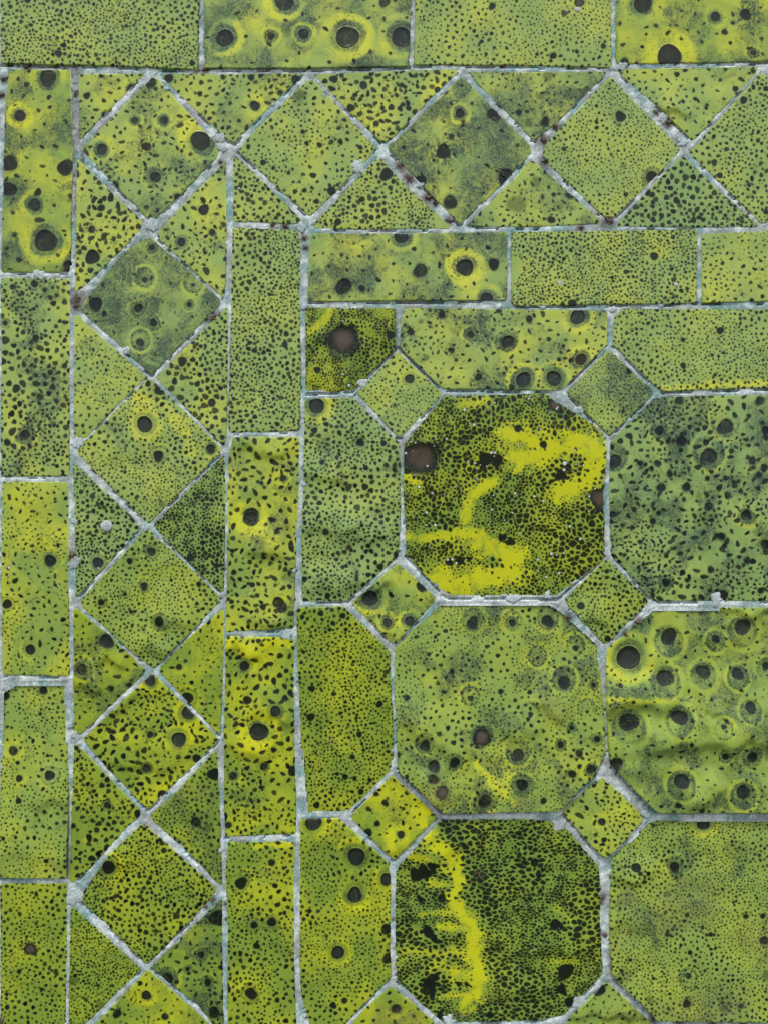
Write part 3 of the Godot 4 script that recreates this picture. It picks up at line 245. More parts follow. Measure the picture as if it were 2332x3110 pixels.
const DUST := [
	2087, 2734, 115.7, 0.5, 2014, 2792, 77.2, 0.4, 1898, 2725, 33.8, 0.6, 2159, 3067, 125.4, 0.45, 2014, 3062, 57.9, 0.35, 1335, 2402, 62.7, 0.6, 1181, 3091, 62.7, 0.6, 1248, 3101, 48.2, 0.5,
	1007, 2254, 24.1, 0.5, 1677, 2152, 53.0, 0.5, 1735, 1887, 24.1, 0.5, 670, 492, 9.6, 0.6, 555, 2397, 43.4, 0.35, 603, 2406, 48.2, 0.3, 824, 2643, 28.9, 0.3, 1590, 2435, 43.4, 0.5,
	2284, 2840, 77.2, 0.35, 1879, 2840, 57.9, 0.3, 1725, 29, 19.3, 0.4, 959, 376, 16.4, 0.5, 1456, 2648, 24.1, 0.4, 1677, 3101, 43.4, 0.4, 1393, 3101, 53.0, 0.5, 627, 2648, 43.4, 0.3,
]
const CRACKS := [
	[1542, 2225, 1499, 2278, 1480, 2299, 1504, 2331, 1509, 2363],
	[1538, 2230, 1511, 2254],
	[366, 3024, 386, 3004, 410, 3007, 415, 3033, 400, 3053],
	[347, 3077, 366, 3038],
	[448, 3110, 456, 3077],
	[2164, 3019, 2226, 3091],
	[1480, 2802, 1523, 2836],
]

var W := 0
var H := 0
var owner_map := PackedByteArray()
var occ := PackedByteArray()
var a_dark := PackedFloat32Array()
var a_yel := PackedFloat32Array()
var a_mist := PackedFloat32Array()
var a_bare := PackedFloat32Array()
var a_high := PackedFloat32Array()
var n_yel := PackedByteArray()
var n_mist := PackedByteArray()
var n_gap := PackedByteArray()
var n_fine := PackedByteArray()
var n_streak := PackedByteArray()
var n_hair := PackedByteArray()
var HW := 0
var rng := RandomNumberGenerator.new()
var wave_noise := FastNoiseLite.new()
var edge_noise := FastNoiseLite.new()
var grout_noise := FastNoiseLite.new()
var tone_noise := FastNoiseLite.new()
var t0 := 0
var tile_nodes := []
var grout_node: MeshInstance3D

func _ready():
	t0 = Time.get_ticks_msec()
	set_camera_and_light()
	rng.seed = 4711
	wave_noise.seed = 5; wave_noise.frequency = 0.0065; wave_noise.fractal_octaves = 2
	edge_noise.seed = 8; edge_noise.frequency = 0.045; edge_noise.fractal_octaves = 3
	grout_noise.seed = 11; grout_noise.frequency = 0.05; grout_noise.fractal_octaves = 4
	tone_noise.seed = 14; tone_noise.frequency = 0.006; tone_noise.fractal_octaves = 3
	make_ground()
	var wall := Node3D.new()
	wall.name = "tiled_wall"
	wall.set_meta("label", "wall faced with green crater-glazed tiles in pale blue-grey grout")
	wall.set_meta("category", "wall")
	wall.set_meta("kind", "thing")
	add_child(wall)
	var sheets = paint_glaze()
	stage("glaze painted")
	make_core(wall)
	make_tiles(wall, sheets)
	stage("tiles")
	make_grout(wall)
	make_bits(wall)
	stage("done")

func stage(what):
	print(what, " ", (Time.get_ticks_msec() - t0) / 1000.0, " s")

# ---------------------------------------------------------------- camera, sky, light

func set_camera_and_light():
	var cam := Camera3D.new()
	cam.name = "camera"
	add_child(cam)
	var dist := 0.66
	cam.position = Vector3(0, (FOOT - 1555.0) * S, dist)
	cam.fov = rad_to_deg(2.0 * atan(1555.0 * S / dist))
	cam.near = 0.02
	cam.far = 60.0
	cam.current = true
	var sky_mat := ProceduralSkyMaterial.new()
	sky_mat.sky_top_color = Color(0.97, 0.985, 1.0)
	sky_mat.sky_horizon_color = Color(0.72, 0.77, 0.82)
	sky_mat.sky_curve = 0.25
	sky_mat.ground_bottom_color = Color(0.20, 0.19, 0.16)
	sky_mat.ground_horizon_color = Color(0.26, 0.25, 0.22)
	sky_mat.energy_multiplier = 1.15
	var sky := Sky.new()
	sky.sky_material = sky_mat
	var env := Environment.new()
	env.background_mode = Environment.BG_SKY
	env.sky = sky
	env.tonemap_mode = Environment.TONE_MAPPER_LINEAR
	env.tonemap_exposure = 1.26
	env.sdfgi_enabled = true
	env.ssao_enabled = true
	env.ssil_enabled = true
	var we := WorldEnvironment.new()
	we.name = "world_environment"
	we.environment = env
	add_child(we)
	var sun := DirectionalLight3D.new()
	sun.name = "sun"
	sun.light_energy = 0.5
	sun.light_color = Color(1.0, 0.985, 0.96)
	sun.light_angular_distance = 14.0
	sun.shadow_enabled = true
	add_child(sun)
	sun.look_at_from_position(Vector3(-0.35, 2.3, 1.25), Vector3.ZERO, Vector3.UP)

# ---------------------------------------------------------------- helpers

func wx(px: float) -> float: return (px - X0) * S
func wy(py: float) -> float: return (FOOT - py) * S

func noise_sheet(w, h, seed_, freq, octaves, warp, warp_freq, kind = FastNoiseLite.TYPE_SIMPLEX_SMOOTH, ridged = false) -> PackedByteArray:
	var n := FastNoiseLite.new()
	n.seed = seed_
	n.noise_type = kind
	n.frequency = freq
	n.fractal_octaves = octaves
	if ridged: n.fractal_type = FastNoiseLite.FRACTAL_RIDGED
	if octaves <= 1: n.fractal_type = FastNoiseLite.FRACTAL_NONE
	if warp > 0.0:
		n.domain_warp_enabled = true
		n.domain_warp_amplitude = warp
		n.domain_warp_frequency = warp_freq
		n.domain_warp_fractal_octaves = 3
	return n.get_image(w, h, false, false, true).get_data()

# ---------------------------------------------------------------- glaze

func owner_at(px: float, py: float) -> int:
	var x := int((px - TX) * K)
	var y := int((py - TY) * K)
	if x < 0 or y < 0 or x >= W or y >= H: return 0
	return owner_map[y * W + x]

func fill_owner():
	for i in TILES.size():
		var p = TILES[i].p
		var n := int(p.size() / 2)
		var c := Vector2.ZERO
		for k in n: c += Vector2(p[2 * k], p[2 * k + 1])
		c /= n
		var q := []
		var lo := 1e9
		var hi := -1e9
		for k in n:
			var v := Vector2(p[2 * k], p[2 * k + 1])
			v += (v - c).normalized() * 2.5
			v = (v - Vector2(TX, TY)) * K
			q.append(v)
			lo = min(lo, v.y); hi = max(hi, v.y)
		for y in range(max(0, int(lo)), min(H, int(hi) + 2)):
			var xs := []
			var yc := y + 0.5
			for k in n:
				var a: Vector2 = q[k]
				var b: Vector2 = q[(k + 1) % n]
				if (a.y <= yc) != (b.y <= yc):
					xs.append(a.x + (yc - a.y) / (b.y - a.y) * (b.x - a.x))
			xs.sort()
			for j in range(0, xs.size() - 1, 2):
				for x in range(max(0, int(round(xs[j]))), min(W, int(round(xs[j + 1])))):
					owner_map[y * W + x] = i + 1

func mark(cx: float, cy: float, r: float):
	var r2 = r * r
	for y in range(max(0, int(cy - r)), min(H, int(cy + r) + 2)):
		var dy = y - cy
		var s = r2 - dy * dy
		if s <= 0.0: continue
		s = sqrt(s)
		for x in range(max(0, int(cx - s + 0.5)), min(W, int(cx + s + 0.5))):
			occ[y * W + x] = 1

func ramp(a: float, b: float, x: float) -> float:
	var t := clampf((x - a) / (b - a), 0.0, 1.0)
	return t * t * (3.0 - 2.0 * t)

func crater(cx: float, cy: float, r: float, kind: int, own: int, ring_dir: float):
	var phase := rng.randf() * TAU
	var ca := cos(phase)
	var sa := sin(phase)
	var e2 := rng.randf_range(0.02, 0.12)
	var e3 := rng.randf_range(0.02, 0.10)
	if kind == 4 or kind == 1: e2 *= 0.6; e3 *= 0.6
	if kind == 8: e3 *= 1.6
	var outer: float = [1.5, 2.6, 2.6, 3.2, 2.5, 1.4, 1.5, 2.2, 1.5][kind] * r
	var ring := maxf(1.55 * r, 15.0)
	var rcy := cy + ring_dir * maxf(0.55 * r, 4.0)
	if kind == 7: outer = ring * 1.7 + absf(rcy - cy)
	var small := clampf(r / 13.0, 0.25, 1.0)
	var side_x := cos(phase * 3.0)
	var side_y := sin(phase * 3.0)
	var lop := rng.randf_range(0.25, 0.6)
	var depth := r * 0.055
	if kind == 4: depth = r * 0.085
	if kind == 5 or kind == 6 or kind == 8: depth = r * 0.02
	for y in range(max(0, int(cy - outer)), min(H, int(cy + outer) + 1)):
		for x in range(max(0, int(cx - outer)), min(W, int(cx + outer) + 1)):
			var i := y * W + x
			if owner_map[i] != own: continue
			var dx := x + 0.5 - cx
			var dy := y + 0.5 - cy
			var d := sqrt(dx * dx + dy * dy) + 0.001
			if d > outer: continue
			var u := (dx * ca + dy * sa) / d
			var v := (-dx * sa + dy * ca) / d
			var f := n_fine[i] / 255.0 - 0.5
			var q := d / (r * (1.0 + e2 * (u * u - v * v) + e3 * (u * u * u - 3.0 * u * v * v)))
			var qn := q + f * (0.06 if kind < 6 else 0.30)
			if kind == 6 or kind == 8: qn += (n_hair[i] / 255.0 - 0.5) * 0.28 + (n_streak[i] / 255.0 - 0.5) * 0.3
			var core := clampf((1.03 - qn) * r / 1.5, 0.0, 1.0)
			if kind == 5:
				core = clampf((1.1 - q) * 2.2, 0.0, 1.0) * (0.55 + 0.5 * f)
			a_dark[i] = maxf(a_dark[i], core * 0.97)
			a_high[i] -= depth * (1.0 - ramp(0.55, 1.12, q))
			var qh := q + (n_yel[(y >> 1) * HW + (x >> 1)] / 255.0 - 0.5) * 1.1 + (n_streak[i] / 255.0 - 0.5) * 0.5
			var part := clampf((1.0 - lop) + lop * (dx * side_x + dy * side_y) / d + (n_hair[i] / 255.0 - 0.5) * 0.5, 0.0, 1.2)
			match kind:
				0:
					if q > 1.0: a_mist[i] += 0.55 * (1.0 - ramp(1.0, 1.4, q))
				1:
					if q > 1.0:
						a_mist[i] += 1.0 * (1.0 - ramp(1.0, 1.5, qh)) - 1.1 * ramp(1.3, 1.7, q) * (1.0 - ramp(1.8, 2.6, q))
						a_yel[i] += 0.62 * part * small * ramp(1.2, 1.8, qh) * (1.0 - ramp(1.8, 2.6, q))
						a_high[i] -= depth * 0.5 * (1.0 - ramp(1.0, 2.2, q))
					elif q < 0.8: a_bare[i] = minf(a_bare[i], -0.35 * (1.0 - q))
				2:
					if q > 1.0:
						a_mist[i] += 1.0 * (1.0 - ramp(1.05, 1.9, q)) - 0.4 * ramp(1.8, 2.1, q) * (1.0 - ramp(2.2, 2.6, q))
						a_yel[i] += 0.4 * part * small * ramp(1.6, 2.0, qh) * (1.0 - ramp(2.0, 2.6, q))
						a_dark[i] = maxf(a_dark[i], 0.7 * clampf((f + 0.08) * 5.0, 0.0, 1.0) * ramp(1.15, 1.5, qh) * (1.0 - ramp(1.5, 1.9, qh)))
				3:
					if q > 0.95:
						var th := atan2(dy, dx)
						var st := 0.5 + 0.5 * sin(8.0 * th + 12.0 * (n_streak[i] / 255.0) + 2.5 * (n_hair[i] / 255.0) + 0.35 * q + phase)
						var fade := 1.0 - ramp(1.0, 3.0, q)
						a_mist[i] += (st * 1.5 - 0.35) * fade
						a_dark[i] = maxf(a_dark[i], 0.55 * ramp(0.7, 1.0, st) * (1.0 - ramp(1.0, 2.6, q)) * clampf(0.6 + f * 2.0, 0.0, 1.0))
				4:
					if q > 1.0:
						var w1 := maxf(0.0, 1.0 - absf(q - 1.17) / 0.07)
						var w2 := maxf(0.0, 1.0 - absf(q - 1.36 - 0.1 * f) / 0.08)
						a_dark[i] = maxf(a_dark[i], 0.55 * w1 + 0.35 * w2)
						a_mist[i] += 0.55 * (1.0 - ramp(1.1, 1.65, q)) - 1.1 * ramp(1.5, 1.75, q) * (1.0 - ramp(2.0, 2.5, q))
						a_yel[i] += 0.6 * part * small * ramp(1.35, 1.8, qh) * (1.0 - ramp(1.85, 2.5, q))
						a_high[i] -= depth * 0.5 * (1.0 - ramp(1.0, 1.8, q))
					elif q < 0.92:
						a_bare[i] = minf(a_bare[i], -0.5 * (1.0 - ramp(0.55, 0.62, q) * 0.6))
				6:
					if q < 1.0: a_bare[i] = maxf(a_bare[i], (1.0 - ramp(0.35, 0.9, qn)) * (0.75 + 0.9 * f))
					a_mist[i] += 0.9 * ramp(0.9, 1.0, q) * (1.0 - ramp(1.0, 1.5, q))
				7:
					var ddy := y + 0.5 - rcy
					var d2 := sqrt(dx * dx + ddy * ddy * 0.85) / ring
					var wob := (n_streak[i] / 255.0 - 0.5) * 0.5
					var bell := (1.0 - clampf(absf(d2 - 1.0 + 0.12 * f + wob * 0.5) / 0.22, 0.0, 1.0)) * clampf(0.8 + wob * 1.5, 0.2, 1.0)
					a_mist[i] += 0.9 * bell * (0.45 + 0.6 * part) + 0.22 * (1.0 - ramp(0.7, 1.0, d2))
					a_dark[i] = maxf(a_dark[i], clampf((f + 0.06) * 5.0, 0.0, 0.85) * bell * minf(1.0, 0.3 + part))
					var out := ramp(1.1, 1.3, d2) * (1.0 - ramp(1.35, 1.7, d2))
					a_yel[i] += 0.34 * part * out * clampf(0.7 + wob * 2.0, 0.0, 1.0)
					a_mist[i] -= 0.7 * out
					a_high[i] -= depth * 0.6 * (1.0 - ramp(0.6, 1.3, d2))
					if q < 0.85: a_bare[i] = minf(a_bare[i], -0.3)
	mark(cx, cy, r * [1.25, 1.65, 1.45, 1.3, 1.75, 0.7, 1.05, 1.5, 1.1][kind])

func stroke(p, width: float, amount: float):
	var n := int(p.size() / 2)
	for s in n - 1:
		var a := (Vector2(p[2 * s], p[2 * s + 1]) - Vector2(TX, TY)) * K
		var b := (Vector2(p[2 * s + 2], p[2 * s + 3]) - Vector2(TX, TY)) * K
		var w := width * K * 1.75
		var ab := b - a
		var l2 := ab.length_squared()
		var own = owner_at((p[2 * s] + p[2 * s + 2]) / 2.0, (p[2 * s + 1] + p[2 * s + 3]) / 2.0)
		for y in range(max(0, int(min(a.y, b.y) - w)), min(H, int(max(a.y, b.y) + w))):
			for x in range(max(0, int(min(a.x, b.x) - w)), min(W, int(max(a.x, b.x) + w))):
				var i := y * W + x
				if owner_map[i] != own: continue
				var q := Vector2(x, y)
				var t := clampf((q - a).dot(ab) / l2, 0.0, 1.0)
				var d := q.distance_to(a + ab * t) / w + (n_streak[i] / 255.0 - 0.5) * 1.5 + (n_hair[i] / 255.0 - 0.5) * 0.7
				if d < 1.0:
					var m := amount * (1.0 - ramp(0.1, 1.0, d)) * (0.5 + 0.75 * n_hair[i] / 255.0)
					a_yel[i] = maxf(a_yel[i], m * 1.2)
					a_mist[i] = minf(a_mist[i], -m * 1.2)
					if d < 0.36 and amount > 0.75: occ[i] = 1

func dot(cx: float, cy: float, r: float, own: int, el: float, strength: float, turn: float):
	var ca := cos(turn)
	var sa := sin(turn)
	var ph := rng.randf() * TAU
	var c3 := cos(ph) * 0.085
	var s3 := sin(ph) * 0.085
	var rx := r * sqrt(el)
	var ry := r / sqrt(el)
	var reach := rx * 1.2 + 1.0
	var soft := 0.95
	for y in range(max(0, int(cy - reach)), min(H, int(cy + reach) + 1)):
		for x in range(max(0, int(cx - reach)), min(W, int(cx + reach) + 1)):
			var i := y * W + x
			if owner_map[i] != own: continue
			var dx := x + 0.5 - cx
			var dy := y + 0.5 - cy
			var u := (dx * ca + dy * sa) / rx
			var v := (-dx * sa + dy * ca) / ry
			var d := sqrt(u * u + v * v) + 0.001
			var w := 1.0 + (c3 * (u * u * u - 3.0 * u * v * v) + s3 * (3.0 * u * u * v - v * v * v)) / (d * d * d)
			var a := clampf((w - d) * r / soft + 0.5, 0.0, 1.0)
			if a > 0.0:
				a_dark[i] = maxf(a_dark[i], a * strength)
				a_high[i] -= a * r * 0.035

func scatter_dots(ti: int):
	var t = TILES[ti]
	var p = t.p
	var k = t.k
	var lo := Vector2(1e9, 1e9)
	var hi := -lo
	for j in range(0, p.size(), 2):
		var v := (Vector2(p[j], p[j + 1]) - Vector2(TX, TY)) * K
		lo = lo.min(v); hi = hi.max(v)
	lo = lo.max(Vector2.ZERO); hi = hi.min(Vector2(W - 1, H - 1))
	var smin: float = k[0] * K
	var smax: float = k[1] * K
	var fill: float = k[2]
	var el: float = t.el
	var cells := PackedFloat32Array()
	var smean := (smin * 2.0 + smax) / 3.0
	var tries := int((hi.x - lo.x) * (hi.y - lo.y) / (smean * smean) * 9.0)
	for n in tries:
		var x := rng.randf_range(lo.x, hi.x)
		var y := rng.randf_range(lo.y, hi.y)
		var i := int(y) * W + int(x)
		if owner_map[i] != ti + 1 or occ[i] != 0: continue
		var g := clampf((n_gap[(int(y) >> 1) * HW + (int(x) >> 1)] / 255.0 - 0.34) * 3.2, 0.0, 1.0)
		g *= g
		var s := lerpf(smin, smax, g)
		var roll := rng.randf()
		var r := fill * (s if s < 11.0 else 11.0 + (s - 11.0) * 0.25) * minf(1.3, exp(rng.randfn(0.0, 0.17)))
		if roll > 0.965 and fill < 0.45: r *= 1.35; s *= 1.2
		elif roll < 0.25: r *= 0.6; s *= 0.8
		if smax > 11.0 and n_yel[((int(y) + 300) % H >> 1) * HW + ((int(x) + 500) % W >> 1)] > 150 and roll < 0.9: continue
		mark(x, y, s * 0.88)
		var turn: float
		if t.key == 1: turn = rng.randfn(0.0, 0.35)
		else: turn = n_streak[i] / 255.0 * TAU + rng.randfn(0.0, 0.3)
		if fill > 0.45: cells.append_array([x, y, s, turn])
		else: dot(x, y, r, ti + 1, rng.randf_range(1.0, el * el * (1.5 if smax > 13.0 else 1.0)), rng.randf_range(0.86, 1.0), turn)
	# pepper: pinprick spots between the others
	if fill < 0.45:
		for n in int((hi.x - lo.x) * (hi.y - lo.y) * 0.035):
			var x := rng.randf_range(lo.x, hi.x)
			var y := rng.randf_range(lo.y, hi.y)
			var i := int(y) * W + int(x)
			if owner_map[i] != ti + 1 or a_dark[i] > 0.3: continue
			if n_streak[i] / 255.0 + (n_mist[(int(y) >> 1) * HW + (int(x) >> 1)] / 255.0 - 0.5) * 0.8 < 0.52: continue
			dot(x, y, rng.randf_range(0.55, 1.25), ti + 1, rng.randf_range(1.0, 1.8), rng.randf_range(0.45, 0.9), rng.randf() * PI)
	if cells.size() > 0: net(cells, ti + 1, el, lo, hi)

func net(cells: PackedFloat32Array, own: int, el: float, lo: Vector2, hi: Vector2):
	# close-packed dark cells that leave only a thin net of glaze between them
	var bw := int(hi.x - lo.x) + 2
	var bh := int(hi.y - lo.y) + 2
	var f1 := PackedFloat32Array()
	var f2 := PackedFloat32Array()
	var size := PackedFloat32Array()
	f1.resize(bw * bh); f2.resize(bw * bh); size.resize(bw * bh)
	f1.fill(99.0); f2.fill(99.0)
	var ox := int(lo.x)
	var oy := int(lo.y)
	for c in range(0, cells.size(), 4):
		var cx := cells[c] - ox
		var cy := cells[c + 1] - oy
		var reach := cells[c + 2] * 2.0
		var e := rng.randf_range(0.9, el * el)
		var ca := cos(cells[c + 3]) / sqrt(e)
		var sa := sin(cells[c + 3]) / sqrt(e)
		var grow := rng.randf_range(-0.12, 0.12) * cells[c + 2]
		var rad := cells[c + 2] * rng.randf_range(0.36, 0.95)
		for y in range(max(0, int(cy - reach)), min(bh, int(cy + reach) + 1)):
			for x in range(max(0, int(cx - reach)), min(bw, int(cx + reach) + 1)):
				var dx := x + 0.5 - cx
				var dy := y + 0.5 - cy
				var u := dx * ca + dy * sa
				var v := (dy * ca - dx * sa) * e
				var d := sqrt(u * u + v * v) + grow
				var i := y * bw + x
				if d < f1[i]:
					f2[i] = f1[i]; f1[i] = d; size[i] = rad
				elif d < f2[i]: f2[i] = d
	for y in bh:
		for x in bw:
			var i := y * bw + x
			var k := (y + oy) * W + x + ox
			if k >= W * H or x + ox >= W: continue
			if owner_map[k] != own or f1[i] > 90.0: continue
			var yk := maxf(0.0, a_yel[k])
			var th := 0.1 + 3.0 * ramp(0.35, 0.8, n_streak[k] / 255.0) + yk * 5.0 - 1.2 * (n_hair[k] / 255.0 - 0.5)
			var a := clampf((f2[i] - f1[i] - th) * 0.8, 0.0, 1.0) * clampf(size[i] * (1.0 - 0.5 * yk) - f1[i] + 0.5, 0.0, 1.0)
			a_dark[k] = maxf(a_dark[k], a * 0.95)
			a_high[k] -= a * 0.12

func hairline(x: float, y: float, dir: float, length: float, alpha: float, own: int, bend: float, flow: float):
	# one drawn-out thread of glaze, dark (alpha > 0) or clear (alpha < 0)
	var steps := int(length / 0.9)
	for n in steps:
		var xi := int(x)
		var yi := int(y)
		if xi < 1 or yi < 1 or xi >= W - 1 or yi >= H - 1: return
		var i := yi * W + xi
		if owner_map[i] != own: return
		var a := alpha * (1.0 - n / float(steps))
		var fx := x - xi
		var fy := y - yi
		for c in 4:
			var k := i + (c & 1) + (c >> 1) * W
			var w := (fx if c & 1 else 1.0 - fx) * (fy if c & 2 else 1.0 - fy) * a
			if w > 0.0: a_dark[k] = minf(0.9, a_dark[k] + w * (1.0 - a_dark[k]))
			else:
				a_mist[k] += w * 1.6
				a_dark[k] = maxf(0.0, a_dark[k] + w * 0.35)
		var want := (n_streak[i] / 255.0) * TAU * 1.5
		dir += bend + flow * sin(want - dir) * 0.12
		x += cos(dir) * 0.9
		y += sin(dir) * 0.9

func threads():
	for j in range(0, CRATERS.size(), 4):
		var r: float = CRATERS[j + 2] * K
		var kind: int = CRATERS[j + 3]
		if r < 7.0 or kind == 5 or kind == 8 or kind == 6: continue
		var own := owner_at(CRATERS[j], CRATERS[j + 1])
		if own == 0: continue
		var cx: float = (CRATERS[j] - TX) * K
		var cy: float = (CRATERS[j + 1] - TY) * K
		var many := int(r * (2.6 if kind == 3 else 1.5))
		var bend := rng.randfn(0.0, 0.02)
		for n in many:
			var th := rng.randf() * TAU
			var rr := r * rng.randf_range(0.95, 1.5)
			var l := r * (rng.randf_range(0.6, 2.2) if kind == 3 else rng.randf_range(0.25, 0.9))
			hairline(cx + cos(th) * rr, cy + sin(th) * rr, th, l, rng.randf_range(0.25, 0.65), own, bend, 0.3)
	for ti in TILES.size():
		var t = TILES[ti]
		var mist: float = t.k[3]
		if mist < 0.2: continue
		var p = t.p
		var lo := Vector2(1e9, 1e9)
		var hi := -lo
		for q in range(0, p.size(), 2):
			var v := (Vector2(p[q], p[q + 1]) - Vector2(TX, TY)) * K
			lo = lo.min(v); hi = hi.max(v)
		lo = lo.max(Vector2.ONE); hi = hi.min(Vector2(W - 2, H - 2))
		var tries := int((hi.x - lo.x) * (hi.y - lo.y) * 0.012)
		for n in tries:
			var x := rng.randf_range(lo.x, hi.x)
			var y := rng.randf_range(lo.y, hi.y)
			var i := int(y) * W + int(x)
			if owner_map[i] != ti + 1: continue
			var m := n_mist[(int(y) >> 1) * HW + (int(x) >> 1)] / 255.0 + mist - 0.9 + a_mist[i] * 0.5
			if m < 0.05: continue
			var dir := (n_streak[i] / 255.0) * TAU * 1.5 + rng.randfn(0.0, 0.25)
			hairline(x, y, dir, rng.randf_range(6.0, 24.0), rng.randf_range(0.15, 0.5) * (1.0 if rng.randf() < 0.6 else -1.3), ti + 1, 0.0, 1.0)
	for c in CRACKS:
		for q in range(0, c.size() - 2, 2):
			var a := (Vector2(c[q], c[q + 1]) - Vector2(TX, TY)) * K
			var b := (Vector2(c[q + 2], c[q + 3]) - Vector2(TX, TY)) * K
			var own := owner_at(c[q], c[q + 1])
			for n in 3: hairline(a.x + n * 0.4, a.y, (b - a).angle() + rng.randfn(0.0, 0.08), (b - a).length() * 1.2, 0.9, own, 0.0, 0.15)

func dust():
	# dried mud and bare worn clay: ragged blotches with a grain of their own
	for j in range(0, DUST.size(), 4):
		var cx: float = (DUST[j] - TX) * K
		var cy: float = (DUST[j + 1] - TY) * K
		var r: float = DUST[j + 2] * K
		var own := owner_at(DUST[j], DUST[j + 1])
		for y in range(max(0, int(cy - r)), min(H, int(cy + r))):
			for x in range(max(0, int(cx - r)), min(W, int(cx + r))):
				var i := y * W + x
				if owner_map[i] != own or own == 0: continue
				var d := Vector2(x - cx, (y - cy) * 1.3).length() / r + (n_streak[i] / 255.0 - 0.5) * 1.1
				if d > 1.0: continue
				var a: float = DUST[j + 3] * clampf((1.0 - d) * 3.0, 0.0, 1.0) * clampf((n_fine[i] / 255.0 - 0.30) * 2.2 + (n_hair[i] / 255.0 - 0.5) * 1.2, 0.0, 1.0)
				a_bare[i] = maxf(a_bare[i], a)

func paint_glaze() -> Array:
	W = int(TW * K)
	H = int(TH * K)
	HW = int(W / 2) + 1
	var HH := int(H / 2) + 1
	owner_map.resize(W * H); occ.resize(W * H)
	a_dark.resize(W * H); a_yel.resize(W * H); a_mist.resize(W * H); a_bare.resize(W * H); a_high.resize(W * H)
	n_yel = noise_sheet(HW, HH, 21, 0.016, 3, 26.0, 0.02)
	n_mist = noise_sheet(HW, HH, 22, 0.022, 4, 30.0, 0.03)
	n_gap = noise_sheet(HW, HH, 23, 0.016, 2, 0.0, 0.0)
	n_fine = noise_sheet(W, H, 24, 0.30, 2, 0.0, 0.0)
	n_streak = noise_sheet(W, H, 25, 0.035, 3, 40.0, 0.02)
	n_hair = noise_sheet(W, H, 26, 0.05, 4, 90.0, 0.014, FastNoiseLite.TYPE_SIMPLEX_SMOOTH, true)
	stage("noise")
	fill_owner()
	for s in STROKES: stroke(s[0], s[1], s[2])
	for j in range(0, CRATERS.size(), 4):
		var px = CRATERS[j]
		var py = CRATERS[j + 1]
		var own := owner_at(px, py)
		var reach := 4.0
		while own == 0 and reach < 40.0:
			for a in 8:
				own = owner_at(px + cos(a * PI / 4.0) * reach, py + sin(a * PI / 4.0) * reach)
				if own != 0: break
			reach += 4.0
		if own == 0: continue
		var dir := 1.0 if (px > 1840 and py > 1800) else -1.0
		crater((px - TX) * K, (py - TY) * K, CRATERS[j + 2] * K, CRATERS[j + 3], own, dir)
	stage("craters")
	for i in TILES.size(): scatter_dots(i)
	threads()
	dust()
	stage("dots")
	# colours, linear
	var lut := PackedByteArray()
	lut.resize(1025)
	for i in 1025:
		var v := i / 1024.0
		lut[i] = int(round(255.0 * (12.92 * v if v <= 0.0031308 else 1.055 * pow(v, 1.0 / 2.4) - 0.055)))
	var ty := PackedFloat32Array()
	var tm := PackedFloat32Array()
	var tg := PackedFloat32Array()
	var tk := PackedFloat32Array()
	for t in TILES:
		ty.append(t.k[4]); tm.append(t.k[3]); tg.append(t.k[5]); tk.append(t.milk_and_light)
	var out := PackedByteArray()
	out.resize(W * H * 3)
	var o := 0
	for y in H:
		var hrow := (y >> 1) * HW
		for x in W:
			var i := y * W + x
			var own := owner_map[i]
			if own == 0:
				out[o] = 118; out[o + 1] = 128; out[o + 2] = 60
				o += 3
				continue
			var ty_ := ty[own - 1]
			var hi := hrow + (x >> 1)
			var fine := n_fine[i] * 0.00392157
			var streak := n_streak[i] * 0.00392157
			var yl := clampf(0.06 + ty_ * 0.36 + (n_yel[hi] * 0.00392157 - 0.5) * 1.5 * (0.30 + absf(ty_)) + a_yel[i] + (n_hair[i] * 0.00392157 - 0.55) * 0.42 * (0.3 + absf(ty_) + a_yel[i]), 0.0, 1.0)
			var ms := clampf((n_mist[hi] * 0.00392157 + tm[own - 1] - 0.95) * 2.5 + a_mist[i], 0.0, 1.0)
			var sp := clampf((fine - 0.52 + 0.25 * (streak - 0.5)) * 4.5, 0.0, 1.0)
			var hair := n_hair[i] * 0.00392157
			ms = ms * (0.16 + 0.95 * ramp(0.38, 0.85, hair) + 0.25 * streak)
			var spk := minf(ms * 1.3 + 0.10, 1.0) * sp * 0.85
			ms = minf(ms, 0.9)
			var gg := tg[own - 1]
			var mk := tk[own - 1]  # milky glaze, plus weaker light low on the wall painted into the base
			var r := 0.195 + 0.95 * mk - 0.085 * gg
			var g := 0.290 + 1.20 * mk - 0.06 * gg
			var b := 0.022 + mk + 0.02 * gg
			r += (0.540 + 0.5 * mk - r) * yl; g += (0.560 + 0.5 * mk - g) * yl; b += (0.008 + 0.6 * mk - b) * yl
			r += (0.058 - r) * ms; g += (0.108 - g) * ms; b += (0.060 + 0.2 * mk - b) * ms
			r += (0.022 - r) * spk; g += (0.036 - g) * spk; b += (0.026 - b) * spk
			var grain := 0.88 + 0.16 * fine + 0.10 * hair
			r *= grain; g *= grain; b *= grain
			var dk := a_dark[i]
			r += (0.004 - r) * dk; g += (0.006 - g) * dk; b += (0.008 - b) * dk
			var ba := a_bare[i]
			if ba > 0.0:
				ba *= 0.6 + 0.6 * streak
				ba = minf(ba, 1.0)
				r += (0.125 - r) * ba; g += (0.092 - g) * ba; b += (0.070 - b) * ba
			elif ba < 0.0:
				r += 0.030 * -ba; g += 0.036 * -ba; b += 0.036 * -ba
			out[o] = lut[int(clampf(r, 0.0, 1.0) * 1024.0)]
			out[o + 1] = lut[int(clampf(g, 0.0, 1.0) * 1024.0)]
			out[o + 2] = lut[int(clampf(b, 0.0, 1.0) * 1024.0)]
			o += 3
	pinholes(out)
	var albedo := Image.create_from_data(W, H, false, Image.FORMAT_RGB8, out)
